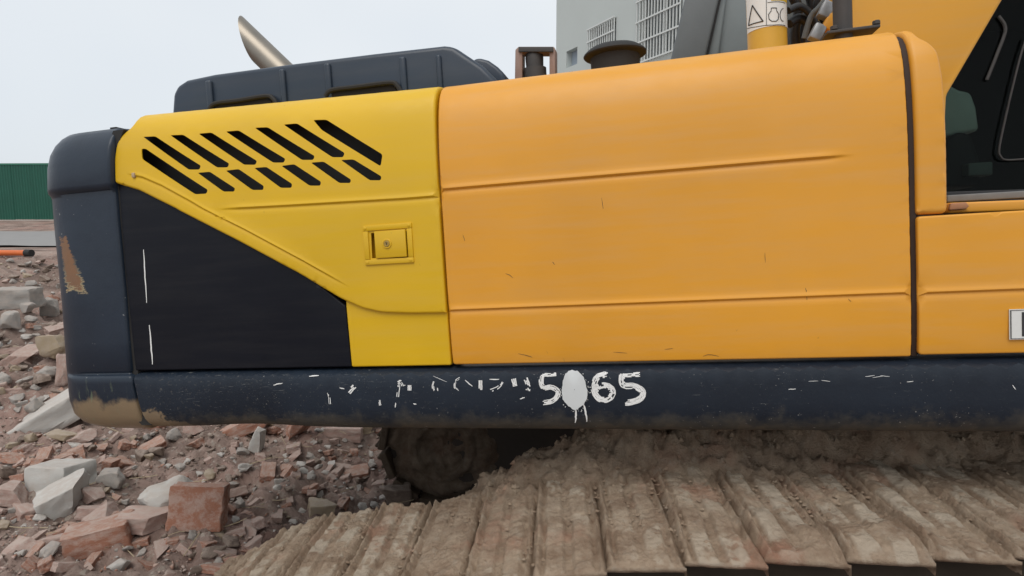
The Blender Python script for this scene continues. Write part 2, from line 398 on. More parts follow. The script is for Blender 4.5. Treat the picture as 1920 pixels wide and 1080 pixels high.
def hit_ground(u, v, off=0.):
    d = ray(u, v); t = 1.0
    ts = np.concatenate([np.arange(1.5, 14, .02), np.arange(14, 60, .2)])
    P = CW + ts[:, None] * d
    h = ground_h(P[:, 0], P[:, 1]) + off; k = np.argmax(P[:, 2] < h)
    return P[k], ts[k]

ROADM = plain('road_grey', (.26, .25, .24), .9, .15, 3, .3, bscale=12)
ry = np.linspace(15.5, 23.5, 20); rx = np.linspace(-60, 4, 120); RX, RY = np.meshgrid(rx, ry)
road = grid_mesh('road', np.stack([RX, RY, base_h(RX, RY) + .045 + .02 * fbm(RX * .7, RY * .7)], -1), ROADM); tag(road, kind='structure')

# green site fence: corrugated sheets on a low concrete plinth, 27 m off
GREEN = plain('green_sheet', (.008, .090, .058), .45, .18, 2, .05)
CONC = plain('fence_concrete', (.42, .39, .35), .9, .15, 3, .3)
fence = empty('site_fence', (-20, 27, 1.5))
tag(fence, 'green corrugated metal site fence on a low concrete plinth beyond the road', 'fence')
fp = lambda x: 27.9 - .05 * (x + 20)
SW = 1.02
def fence_sheet_mesh():
    xs = np.linspace(-.02, SW + .02, 65); prof = .018 * np.clip(1.6 * np.sin(xs / SW * 2 * math.pi * 8), -1, 1)
    V = []; F = []
    for z in (0, 2.48):
        for x, d in zip(xs, prof): V.append((x, d, z))
    n = len(xs)
    for i in range(n - 1): F.append((i, i + 1, n + i + 1, n + i))
    return mesh('fence_sheet', V, F, True, 60)
fsm = fence_sheet_mesh(); fsm.materials.append(GREEN)
for i in range(40):
    x = -44 + i * SW; o = link('fence_sheet', fsm, None, fence); o.location = (x + 20, fp(x) - 27 + random.uniform(-.01, .01), .02 + random.uniform(-.02, .02))
    o.rotation_euler = (0, 0, -.05)
def strip(name, x0, x1, z0, z1, th, mat, dy):
    V = []; 
    for x in (x0, x1):
        for (yy, zz) in ((dy, z0), (dy + th, z0), (dy + th, z1), (dy, z1)): V.append((x + 20, fp(x) - 27 + yy, zz))
    F = [(0, 1, 2, 3), (7, 6, 5, 4)] + [(i, i + 4, (i + 1) % 4 + 4, (i + 1) % 4) for i in range(4)]
    return link(name, fixn(mesh(name, V, F, False)), mat, fence)
strip('plinth', -44, -3.2, -.75, .0, .25, CONC, -.12)
strip('cap_rail', -44, -3.2, 2.46, 2.53, .06, plain('fence_cap', (.03, .16, .10), .4), -.03)

# grey building seen above the hood: far corner at pixel x=1043, wall running back to the left of view
BLD = plain('grey_green_render', (.50, .535, .515), .92, .07, .5, .15, bscale=4)
BLD2 = plain('side_render', (.50, .53, .58), .92, .06, .8, .1)
bdir = unit([-(960 - 430) / FPX, 1, 0]); bdir = np.array([bdir[0], bdir[1], 0.])      # away from the camera
cdep = 21.0; d0 = ray(1043, 60); corner = np.array([d0[0] / d0[1] * cdep, cdep, 0])
bn = np.array([-bdir[1], bdir[0], 0.]); bn = bn if bn @ (CW - corner) > 0 else -bn     # outward normal
def on_wall(u, v):
    d = ray(u, v); t = ((corner - CW) @ bn) / (d @ bn); P = CW + t * d
    return float((P - corner) @ -bdir), float(P[2])            # metres along the wall from the far corner, height
bld = empty('building', tuple(corner + [0, 0, .5]))
tag(bld, 'grey-green rendered building with barred windows rising behind the hood', 'building')
bld.rotation_euler = (0, 0, math.atan2(-bdir[1], -bdir[0]))   # local x runs along the wall towards the camera
BO = .5
def bpt(a, z, out=0.):                                        # building-local point
    ly = 1 if np.cross([-bdir[0], -bdir[1]], [bn[0], bn[1]]) > 0 else -1
    return (a, ly * out, z - BO)
wins = []
for (uL, vT, uR, vB) in [(1106, 57, 1155, 104), (1199, 4, 1278, 120), (1062, 97, 1083, 128)]:
    a0, zt = on_wall(uL, vT); a1, _ = on_wall(uR, 60); _, zb = on_wall(uL, vB); wins.append([a0, a1, zb, zt])
wins[1][3] = wins[1][2] + 2.6 if wins[1][3] - wins[1][2] < 2.4 else wins[1][3]
LEN = 15.0; HT = 14.5
def wall_with_holes(name, holes, depth=.28):
    xs = sorted({0., LEN, *[h[0] for h in holes], *[h[1] for h in holes]}); zs = sorted({-1.0, HT, *[h[2] for h in holes], *[h[3] for h in holes]})
    V = []; F = []
    def quad(p): n = len(V); V.extend(p); F.append((n, n + 1, n + 2, n + 3))
    for i in range(len(xs) - 1):
        for j in range(len(zs) - 1):
            cx, cz = (xs[i] + xs[i + 1]) / 2, (zs[j] + zs[j + 1]) / 2
            if any(h[0] < cx < h[1] and h[2] < cz < h[3] for h in holes): continue
            quad([bpt(xs[i], zs[j]), bpt(xs[i + 1], zs[j]), bpt(xs[i + 1], zs[j + 1]), bpt(xs[i], zs[j + 1])])
    for a0, a1, z0, z1 in holes:
        for (p, q) in (((a0, z0), (a1, z0)), ((a1, z0), (a1, z1)), ((a1, z1), (a0, z1)), ((a0, z1), (a0, z0))):
            quad([bpt(*p), bpt(*q), bpt(*q, -depth), bpt(*p, -depth)])
    return link(name, mesh(name, V, F, False), BLD, bld)
wall_with_holes('wall', wins)
def bquads(name, qs, mat):
    V = [p for q in qs for p in q]; F = [tuple(range(4 * i, 4 * i + 4)) for i in range(len(qs))]
    return link(name, mesh(name, V, F, False), mat, bld)
bquads('end_wall', [[bpt(0, -1), bpt(0, HT), bpt(0, HT, -9), bpt(0, -1, -9)]], BLD2)
bquads('roof', [[bpt(-.3, HT, .3), bpt(LEN, HT, .3), bpt(LEN, HT, -9), bpt(-.3, HT, -9)]], BLD2)
WINM = plain('window_dark', (.05, .06, .06), .25, .5, 3, 0, spec=.8)
BARM = plain('window_bars', (.62, .64, .62), .5, .1)
OPENM = plain('opening_inside', (.30, .35, .40), .9, .3, 2, 0)
def bbar(name, a0, a1, z0, z1, o0, o1, mat, parent):
    P = [bpt(a, z, o) for o in (o0, o1) for (a, z) in ((a0, z0), (a1, z0), (a1, z1), (a0, z1))]
    F = [(0, 1, 2, 3), (7, 6, 5, 4)] + [(i, i + 4, (i + 1) % 4 + 4, (i + 1) % 4) for i in range(4)]
    return link(name, fixn(mesh(name, P, F, False)), mat, parent)
for wi, (a0, a1, z0, z1) in enumerate(wins):
    w_ = bquads('window' if wi < 2 else 'vent_opening', [[bpt(a0, z0, -.2), bpt(a1, z0, -.2), bpt(a1, z1, -.2), bpt(a0, z1, -.2)]], WINM if wi < 2 else OPENM)
    if wi == 2: continue
    nb = (13, 15)[wi]; r = .014
    for k in range(nb):
        a = a0 + (a1 - a0) * k / (nb - 1); bbar('bar', a - r, a + r, z0 - .03, z1 + .03, .05, .05 + 2 * r, BARM, w_)
    nh = (3, 6)[wi]
    for k in range(nh):
        z = z0 + (z1 - z0) * k / (nh - 1); bbar('cross_bar', a0 - .03, a1 + .03, z - .02, z + .02, .078, .10, BARM, w_)
    for (fa0, fa1, fz0, fz1) in ((a0, a0 + .05, z0, z1), (a1 - .05, a1, z0, z1), ((a0 + a1) / 2 - .03, (a0 + a1) / 2 + .03, z0, z1)):
        bbar('frame', fa0, fa1, fz0, fz1, -.198, -.15, BARM, w_)

# ------------------------------------------------------------------ the excavator
EX = empty('excavator', tuple(OO))
EX.rotation_euler = Matrix([list(r) for r in MM]).to_euler()
tag(EX, 'orange and yellow tracked excavator with blue-black counterweight and mud-caked tracks', 'excavator')

class Profile:
    """cross-section of a side panel, extruded along x; z above zk is stretched so that the silhouette is seen at slope g(x)"""
    def __init__(s, pts, zk=None, x0=0, g0=None, x1=1, g1=None):
        P = smooth_path(pts, 6) if len(pts) > 2 else pts
        s.P = np.array(P); s.zk = zk; s.x0, s.x1 = x0, x1
        s.k0 = s.fit(g0) if g0 is not None else 1.; s.k1 = s.fit(g1) if g1 is not None else s.k0
        d = np.hypot(*np.diff(s.P, axis=0).T); s.S = np.concatenate([[0], np.cumsum(d)])
    def fit(s, g):
        lo, hi = .3, 3.
        for _ in range(50):
            k = (lo + hi) / 2; z = np.where(s.up(s.P[:, 1]), s.zk + (s.P[:, 1] - s.zk) * k, s.P[:, 1])
            m = (z - CL[2]) / (s.P[:, 0] - CL[1]); v = m.max() if g > 0 else -m.min()
            if v < abs(g): lo = k
            else: hi = k
        return k
    def up(s, z): return (z > s.zk) if s.zk > 1.5 else (z < s.zk)
    def k(s, x): t = np.clip((np.asarray(x, float) - s.x0) / (s.x1 - s.x0), -.3, 1.3); return s.k0 + (s.k1 - s.k0) * t
    def at(s, x, sv):
        y = np.interp(sv, s.S, s.P[:, 0]); z = np.interp(sv, s.S, s.P[:, 1])
        if s.zk is not None: z = np.where(s.up(z), s.zk + (z - s.zk) * s.k(x), z)
        return y, z
    def nrm(s, x, sv, e=.004):
        y0, z0 = s.at(x, np.asarray(sv) - e); y1, z1 = s.at(x, np.asarray(sv) + e); L = np.hypot(y1 - y0, z1 - z0) + 1e-9
        return -(z1 - z0) / L, (y1 - y0) / L
    def s_of_z(s, z, x=0):
        S = np.linspace(0, s.S[-1], 3000); return float(S[np.argmin(np.abs(s.at(x, S)[1] - z))])
    def hit(s, u, v):
        for tr in range(60):
            d = lray(u, v + tr); x = 0.
            S = np.linspace(0, s.S[-1], 1500); ok = False
            for _ in range(5):
                y, z = s.at(x, S); t = (y - CL[1]) / d[1]; f = CL[2] + t * d[2] - z
                c = np.nonzero(np.sign(f[:-1]) != np.sign(f[1:]))[0]
                if len(c) == 0: ok = False; break
                i = c[np.argmin(t[c])]; sv = S[i] + (S[i + 1] - S[i]) * f[i] / (f[i] - f[i + 1]); ok = True
                x = CL[0] + (np.interp(sv, S, t)) * d[0]
            if ok: return np.array([x, sv])
        raise ValueError((u, v))

def round_poly(P, r, n=5):
    P = [np.array(p, float) for p in P]; out = []; k = len(P)
    rr = r if hasattr(r, '__len__') else [r] * k
    for i in range(k):
        a, b, c = P[i - 1], P[i], P[(i + 1) % k]; q = rr[i]
        l1, l2 = np.linalg.norm(a - b), np.linalg.norm(c - b); q = min(q, .45 * l1, .45 * l2)
        if q < 1e-5: out.append(b); continue
        p, e = b + (a - b) / l1 * q, b + (c - b) / l2 * q
        for t in np.linspace(0, 1, n): out.append((1 - t) ** 2 * p + 2 * t * (1 - t) * b + t * t * e)
    return out
def resample(P, d):
    out = []; k = len(P)
    for i in range(k):
        a, b = P[i], P[(i + 1) % k]; m = max(1, int(np.ceil(np.linalg.norm(b - a) / d)))
        for j in range(m): out.append(a + (b - a) * j / m)
    return out
def pip(P, poly):
    x, y = P[:, 0], P[:, 1]; ins = np.zeros(len(P), bool); k = len(poly); poly = np.array(poly)
    for i in range(k):
        x0, y0 = poly[i - 1]; x1, y1 = poly[i]
        if y0 == y1: continue
        c = ((y0 > y) != (y1 > y)) & (x < (x1 - x0) * (y - y0) / (y1 - y0) + x0); ins ^= c
    return ins
def seg_dist(P, poly, closed=True, signed=False):
    best = np.full(len(P), 1e9); sg = np.zeros(len(P)); k = len(poly); par = np.zeros(len(P)); acc = 0
    for i in range(k if closed else k - 1):
        a, b = np.array(poly[i]), np.array(poly[(i + 1) % k]); ab = b - a; L2 = ab @ ab + 1e-12
        t = np.clip(((P - a) @ ab) / L2, 0, 1); q = a + t[:, None] * ab; d = np.hypot(*(P - q).T); m = d < best
        best = np.where(m, d, best); cr = ab[0] * (P[:, 1] - a[1]) - ab[1] * (P[:, 0] - a[0])
        sg = np.where(m, np.sign(cr), sg); par = np.where(m, acc + t * math.sqrt(L2), par); acc += math.sqrt(L2)
    return (best * sg if signed else best), par, acc
def sheet(name, outline, prof, mat, parent, holes=(), off=0., bev=.004, thick=.03, step=.05, creases=(), extra=None):
    """panel cut to an outline in (x, s) on a curved profile; holes are real openings; creases = (polyline, fn(signed d), half width, taper0, taper1)"""
    out = resample(outline, step * .6); hs = [resample(h, step * .5) for h in holes]
    pts = []; edges = []
    def ring(R):
        b = len(pts); pts.extend(R); edges.extend([(b + i, b + (i + 1) % len(R)) for i in range(len(R))])
    ring(out)
    for h in hs: ring(h)
    A = np.array(out); lo, hi = A.min(0), A.max(0); cand = []
    for i, xx in enumerate(np.arange(lo[0], hi[0], step)):
        for yy in np.arange(lo[1] + (i % 2) * step * .5, hi[1], step): cand.append((xx, yy))
    allr = [out] + hs
    for R in allr[:1]:                                                # bevel support rings
        R0 = R; R = np.array(R); T = np.roll(R, -1, 0) - np.roll(R, 1, 0); T /= (np.linalg.norm(T, axis=1)[:, None] + 1e-9); N = np.stack([-T[:, 1], T[:, 0]], 1)
        for dd in ((.12, .4, .75, 1.1) if R0 is allr[0] or len(allr) == 1 else (.12, .3)):
            for sg in (1, -1): cand.extend((R + N * sg * dd * bev).tolist())
    cr_pts = []; cand = np.array(cand)
    for pl, fn, hw, t0, t1 in creases: cand = cand[seg_dist(cand, pl, False)[0] > hw * 1.25]
    for pl, fn, hw, t0, t1 in creases:
        pl2 = [np.array(p) for p in pl]; dense = []
        for a, b in zip(pl2[:-1], pl2[1:]):
            m = max(1, int(np.linalg.norm(b - a) / (step * .5))); dense += [a + (b - a) * j / m for j in range(m)]
        dense.append(pl2[-1]); R = np.array(dense); T = np.gradient(R, axis=0); T /= np.linalg.norm(T, axis=1)[:, None]; N = np.stack([-T[:, 1], T[:, 0]], 1)
        for q in (-1, -.62, -.38, -.22, -.12, -.05, .05, .12, .22, .38, .62, 1): cr_pts.extend((R + N * q * hw).tolist())
    cand = np.concatenate([cand, np.array(cr_pts)]) if cr_pts else cand
    ins = pip(cand, out)
    dmin = seg_dist(cand, out)[0]
    for h in hs: ins &= ~pip(cand, h); dmin = np.minimum(dmin, seg_dist(cand, h)[0])
    cand = cand[ins & (dmin > bev * .08)]
    # thin duplicates
    key = np.round(cand / .0006).astype(int); _, ui = np.unique(key, axis=0, return_index=True); cand = cand[ui]
    allp = [Vector((float(p[0]), float(p[1]))) for p in pts] + [Vector((float(p[0]), float(p[1]))) for p in cand]
    vo, eo, fo, *_ = delaunay_2d_cdt(allp, edges, [], 0, 1e-6)
    V2 = np.array([(v.x, v.y) for v in vo]); T = np.array([f for f in fo if len(f) == 3]); cen = V2[T].mean(1)
    keep = pip(cen, out)
    for h in hs: keep &= ~pip(cen, h)
    T = T[keep]
    d = seg_dist(V2, out)[0]; hb = np.zeros(len(V2), bool)
    for h in hs:
        q = seg_dist(V2, h)[0]; hb |= q < 1e-5
    o = np.full(len(V2), float(off)); t = np.clip(d, 0, bev); o -= bev - np.sqrt(np.maximum(0, bev ** 2 - (bev - t) ** 2))
    for pl, fn, hw, t0, t1 in creases:
        sd_, par, L = seg_dist(V2, pl, False, True)
        tp = (ss(0, t0, par) if t0 else 1.) * (ss(0, t1, L - par) if t1 else 1.)
        o += fn(sd_) * tp
    if extra is not None: o += extra(V2[:, 0], V2[:, 1])
    y, z = prof.at(V2[:, 0], V2[:, 1]); ny, nz = prof.nrm(V2[:, 0], V2[:, 1])
    P3 = np.stack([V2[:, 0], y + ny * o, z + nz * o], 1)
    F = [tuple(int(i) for i in f) for f in T]
    # orientation: normal must face out (-y)
    nv = np.cross(P3[T[:, 1]] - P3[T[:, 0]], P3[T[:, 2]] - P3[T[:, 0]]); outv = np.stack([np.zeros(len(T)), ny[T[:, 0]], nz[T[:, 0]]], 1)
    if (nv * outv).sum() < 0: F = [f[::-1] for f in F]
    cnt = {}
    for f in F:
        for a, b in ((f[0], f[1]), (f[1], f[2]), (f[2], f[0])): cnt[(a, b)] = cnt.get((a, b), 0) + 1
    V = P3.tolist(); bmap = {}
    for (a, b) in list(cnt):
        if (b, a) not in cnt:
            for q in (a, b):
                if q not in bmap:
                    th = .004 if hb[q] else thick
                    bmap[q] = len(V); V.append([P3[q][0], P3[q][1] - ny[q] * th, P3[q][2] - nz[q] * th])
            F.append((b, a, bmap[a], bmap[b]))
    me = mesh(name, V, F, True, 32)
    return link(name, me, mat, parent)

# profiles (y inward, z up)
P_OR = Profile([(.012, 1.272), (.004, 1.34), (0, 1.48), (0, 1.75), (.001, 1.90), (.006, 2.00), (.015, 2.08), (.030, 2.15), (.052, 2.197), (.085, 2.228), (.14, 2.247), (.26, 2.258), (.80, 2.262)], 1.9, 0, .2782, 1, .2782)
P_YE = Profile([(.006, 1.272), (.002, 1.5), (0, 1.75), (.003, 1.95), (.011, 2.06), (.021, 2.13), (.036, 2.180), (.064, 2.213), (.11, 2.231), (.2, 2.241), (.34, 2.247), (.7, 2.25)], 1.9, -1.25, .2915, .03, .2765)
P_SK = Profile([(.10, 1.270), (.045, 1.269), (.014, 1.262), (-.001, 1.250), (-.006, 1.235), (-.007, 1.19), (-.007, 1.14), (-.004, 1.105), (.006, 1.080), (.030, 1.060), (.085, 1.048), (.20, 1.045), (.5, 1.045)][::-1], 1.12, 0, -.3035, 1, -.3035)
def zs(prof, z, x=0): return prof.s_of_z(z, x)
def H(prof, pts): return [prof.hit(u, v) for u, v in pts]

# dark shell added behind the panels so the seams read as shaded gaps
def shell(name, prof, x0, x1, s0, s1, off, mat):
    xs = np.linspace(x0, x1, 30); S = np.linspace(s0, s1, 60); XX, SS = np.meshgrid(xs, S, indexing='ij')
    y, z = prof.at(XX, SS); ny, nz = prof.nrm(XX, SS)
    return grid_mesh(name, np.stack([XX, y - ny * off, z - nz * off], -1), mat, EX)
shell('seam_shade_shell', P_OR, .02, 1.505, .0, P_OR.S[-1], .045, SEAM)
shell('seam_shade_shell', P_OR, 1.605, 2.5, .0, .385, .045, SEAM)
shell('seam_shade_shell', P_YE, -1.3, .02, .0, .62, .10, SEAM)

box('slot_dark_backing', (-.70, .115, 2.015), (1.44, .02, .43), RUBBER, EX, 0)  # added dark plate: makes the slots read as shaded and hides the sky
box('slot_sky_blocker', (-1.42, .66, 1.80), (.03, 1.1, .95), SEAM, EX, 0)  # added plate keeping the sky from showing through the left slots
# main orange engine-bay door
def groove(depth, w): return lambda d: -depth * np.exp(-(d / w) ** 2)
def ledge(depth, w):                                             # a pressed line: shadow above, caught light below
    return lambda d: depth * (np.tanh(d / (w * .35)) * np.exp(-(d / (w * 1.1)) ** 2))
sx0, sx1 = .016, 1.470
topS = P_OR.S[-1] - .02
outl = round_poly([(sx0, zs(P_OR, 1.279)), (sx1, zs(P_OR, 1.279)), (sx1, topS), (sx0, topS)], [.012, .008, .03, .03])
c1 = [P_OR.hit(u, v) for u, v in ((812, 357), (1000, 341), (1300, 316), (1500, 299), (1602, 291))]; c1[0][0] = .0
c2 = [np.array([x, zs(P_OR, 1.474)]) for x in (0., .4, .8, 1.2, 1.5)]
sheet('side_door', outl, P_OR, ORANGE, EX, bev=.006, creases=[(c1, ledge(.0065, .010), .03, 0, .10), (c2, ledge(.0058, .009), .028, 0, 0)])

# rear door: yellow upper plate with slots, recessed lower plates
lx = lambda u, v: P_YE.hit(u, v)
xr = .008
yl = H(P_YE, [(217, 343), (216, 300), (222, 262), (240, 230)])
topY = P_YE.S[-1] - .02
diag = H(P_YE, [(838, 587), (770, 588), (715, 586), (680, 578), (640, 560), (560, 512), (450, 453), (330, 391), (262, 357)])
upper = [np.array([xr, diag[0][1]])] + diag[1:] + yl[:3] + [yl[3] + np.array([.03, 0]), np.array([yl[3][0] + .05, topY]), np.array([xr, topY])]
upper = round_poly(upper, [.004, .02, .02, .02, .02, 0, 0, 0, .01, .01, .01, .03, .02, .0, .01])
slots_px = [  # top-left, top-right, bottom-right, bottom-left of each cooling slot
    [(591, 227), (613, 227), (717, 291), (714, 310), (605, 243)],
    [(535, 235), (558, 234), (646, 288), (644, 294), (625, 294)],
    [(481, 241), (503, 241), (590, 294), (588, 299), (568, 299)],
    [(427, 248), (449, 247), (535, 299), (533, 304), (514, 304)],
    [(376, 252), (398, 251), (482, 303), (480, 308), (460, 308)],
    [(323, 255), (345, 255), (430, 308), (428, 313), (409, 313)],
    [(272, 258), (293, 258), (377, 312), (375, 317), (356, 317)],
    [(269, 281), (275, 281), (390, 357), (388, 362), (368, 363), (270, 298)],
    [(374, 325), (395, 324), (441, 354), (440, 358), (421, 358)],
    [(427, 321), (449, 319), (495, 350), (494, 355), (475, 355)],
    [(480, 316), (501, 315), (548, 346), (547, 351), (528, 351)],
    [(531, 312), (553, 310), (602, 342), (601, 347), (582, 347)],
    [(586, 306), (608, 305), (658, 338), (657, 342), (638, 342)],
    [(642, 301), (664, 301), (715, 332), (714, 337), (695, 337)]]
def grow(pts, k):
    c = np.mean(pts, 0); out = []; n = len(pts)
    for i in range(n):
        a, b, d = [np.array(pts[j % n], float) for j in (i - 1, i, i + 1)]; e1 = unit(b - a); e2 = unit(d - b); n1 = np.array([e1[1], -e1[0]]); n2 = np.array([e2[1], -e2[0]]); m = n1 + n2; out.append(b + m / max(.5, (1 + n1 @ n2)) * k)
    return out
holes = [round_poly(H(P_YE, grow(s, 1.5)), .008, 4) for s in slots_px]
holes.append(H(P_YE, [(697, 437), (769, 433), (771, 483), (699, 484)]))
c3 = H(P_YE, [(405, 393), (520, 387), (640, 380), (760, 373), (835, 367)])
c5 = H(P_YE, [(240, 326), (270, 333), (305, 348), (360, 378), (460, 430), (570, 489), (660, 540)])
door = sheet('rear_door', upper, P_YE, YELLOW, EX, holes=holes, bev=.009, step=.04, off=.006, thick=.045, creases=[(c3, ledge(.0055, .009), .028, .14, 0), (c5, ledge(.0045, .008), .016, .06, .14)])
zb = zs(P_YE, 1.276)
dlow = H(P_YE, [(650, 572), (560, 520), (450, 461), (330, 399), (262, 365), (219, 352)])
blk = [np.array([P_YE.hit(652, 640)[0], zb]), P_YE.hit(645, 574)] + [p + np.array([0, .03]) for p in dlow[1:]] + [P_YE.hit(232, 520), np.array([P_YE.hit(249, 690)[0], zb])]
sheet('lower_rear_panel', round_poly(blk, .006), P_YE, BLACKP, EX, off=-.010, bev=.006, step=.06)
lowy = [np.array([xr, zb]), np.array([xr, diag[0][1] + .05]), P_YE.hit(646, 550), P_YE.hit(646.5, 574), np.array([P_YE.hit(653, 640)[0], zb])]
sheet('lower_door_panel', round_poly(lowy, .008), P_YE, YELLOW, EX, off=-.008, bev=.006, step=.05)

# latch set into the rear door
def latch():
    c = py(730, 457, 0); cx, cz = c[0], c[2]
    def L(u, v): p = py(u, v, 0); return p[0], p[2]
    x0, z1 = L(682, 424); x1, z0 = L(778, 492)
    yf = -.012
    # raised frame of four bars butted end to end
    fr = []
    bmx = bmesh.new()
    def addb(a0, a1, b0, b1, y0, y1):
        r = bmesh.ops.create_cube(bmx, size=1); vs = r['verts']
        bmesh.ops.scale(bmx, vec=(a1 - a0, y1 - y0, b1 - b0), verts=vs); bmesh.ops.translate(bmx, vec=((a0 + a1) / 2, (y0 + y1) / 2, (b0 + b1) / 2), verts=vs)
    t = .019
    addb(x0, x1, z1 - t, z1, yf, .01); addb(x0, x1, z0, z0 + t, yf, .01)
    addb(x0, x0 + t, z0 + t + .0005, z1 - t - .0005, yf, .01); addb(x1 - t, x1, z0 + t + .0005, z1 - t - .0005, yf, .01)
    bevel_bm(bmx, .0022, 2)
    lt = bm_obj('latch', bmx, YELLOW, EX)
    a0, a1, b0, b1 = x0 + t - .001, x1 - t + .001, z0 + t - .001, z1 - t + .001
    V = [(a, yy, b) for yy in (-.004, .030) for a, b in ((a0, b0), (a1, b0), (a1, b1), (a0, b1))]
    link('latch_recess', mesh('latch_recess', V, [(4, 5, 6, 7)] + [(i, (i + 1) % 4, (i + 1) % 4 + 4, i + 4) for i in range(4)], False), YELLOW, lt)
    pa0, _ = L(706, 457); pa1 = x1 - t - .004
    box('paddle', ((pa0 + pa1) / 2, -.010, (z0 + z1) / 2), (pa1 - pa0, .012, z1 - z0 - 2 * t - .006), YELLOW, lt, .003)
    ky = -.0165; kx, kz = L(729, 457)
    for nm, r, dy, m in (('lock_ring', .017, .003, YELLOW), ('lock_cylinder', .011, .0045, plain('lock_metal', (.40, .26, .05), .45))):
        V = []; F = []; n = 20
        for (rr, yy) in ((r, ky + .004), (r, ky - dy + .001), (r - .0012, ky - dy), (r - .004, ky - dy), (r - .005, ky - dy + .0015)):
            for j in range(n): V.append((kx + rr * math.cos(2 * math.pi * j / n), yy, kz + rr * math.sin(2 * math.pi * j / n)))
        for i in range(4):
            for j in range(n): F.append((i * n + j, i * n + (j + 1) % n, (i + 1) * n + (j + 1) % n, (i + 1) * n + j))
        F.append(tuple(4 * n + j for j in range(n))); link(nm, fixn(mesh(nm, V, F)), m, lt)
    box('keyway', (kx, ky - .004, kz), (.002, .002, .008), INK, lt, 0)
    for (sx, sz) in ((x0 + t / 2, z0 + t / 2), (x1 - t / 2, z0 + t / 2), (x0 + t / 2, z1 - t / 2), (x1 - t / 2, z1 - t / 2)):
        V = []; F = []; n = 10
        for (rr, yy) in ((.0055, yf + .001), (.005, yf - .0015), (.002, yf - .0025)):
            for j in range(n): V.append((sx + rr * math.cos(2 * math.pi * j / n), yy, sz + rr * math.sin(2 * math.pi * j / n)))
        for i in range(2):
            for j in range(n): F.append((i * n + j, i * n + (j + 1) % n, (i + 1) * n + (j + 1) % n, (i + 1) * n + j))
        F.append(tuple(2 * n + j for j in range(n))); link('screw', fixn(mesh('screw', V, F)), YELLOW, lt)
latch()
# small riveted stud near the tail edge
p = P_YE.hit(254, 329); y_, z_ = P_YE.at(*p); lathe_stud = box('stud', (p[0], y_ - .008, z_), (.014, .012, .020), plain('stud_paint', (.45, .33, .2), .5), EX, .004)

# dark seal strip between the doors and the front pillar panel
seal = sheet('seal_strip', [np.array([1.474, zs(P_OR, 1.275)]), np.array([1.492, zs(P_OR, 1.275)]), np.array([1.498, topS - .1]), np.array([1.474, topS - .1])], P_OR, SEAL, EX, off=-.016, bev=.003, step=.06, thick=.02)
pil = [P_OR.hit(1722, 402), P_OR.hit(1779, 400), P_OR.hit(1777, 250), P_OR.hit(1770, 140), P_OR.hit(1760, 92), P_OR.hit(1744, 76), P_OR.hit(1722, 66)]
pil = [np.array([1.489, pil[0][1]])] + pil[1:] + [np.array([pil[-1][0], topS - .12]), np.array([1.493, topS - .12])]
sheet('pillar_panel', round_poly(pil, [.01, .02, .02, .02, .02, .02, .02, .01, .01]), P_OR, ORANGE, EX, bev=.014, step=.04, thick=.20, off=-.002)
# front lower panel
xq = P_OR.hit(1722, 500)[0]
rl = [(xq, zs(P_OR, 1.283)), (2.6, zs(P_OR, 1.283)), (2.6, P_OR.hit(1800, 404)[1]), (xq, P_OR.hit(1722, 406)[1])]
c4 = [np.array([x, zs(P_OR, 1.472)]) for x in (xq - .03, 1.8, 2.2, 2.62)]
sheet('front_side_panel', round_poly(rl, .012), P_OR, ORANGE, EX, bev=.006, creases=[(c4, ledge(.0058, .009), .028, 0, 0)])

# lower side skirt with a rolled bottom edge
def dip(x, s): return -.012 * np.exp(-((x + .83) / .22) ** 2) * ss(.62, .50, s)
sk = H(P_SK, [(252, 704), (254, 730), (259, 755), (267, 778), (277, 792)])
sk = [np.array([sk[0][0], P_SK.S[-1] - .02])] + sk + [np.array([sk[-1][0] + .03, .02]), np.array([2.6, .02]), np.array([2.6, P_SK.S[-1] - .02])]
skirt = sheet('side_skirt', sk, P_SK, SKIRTM, EX, bev=.005, step=.035, extra=dip)

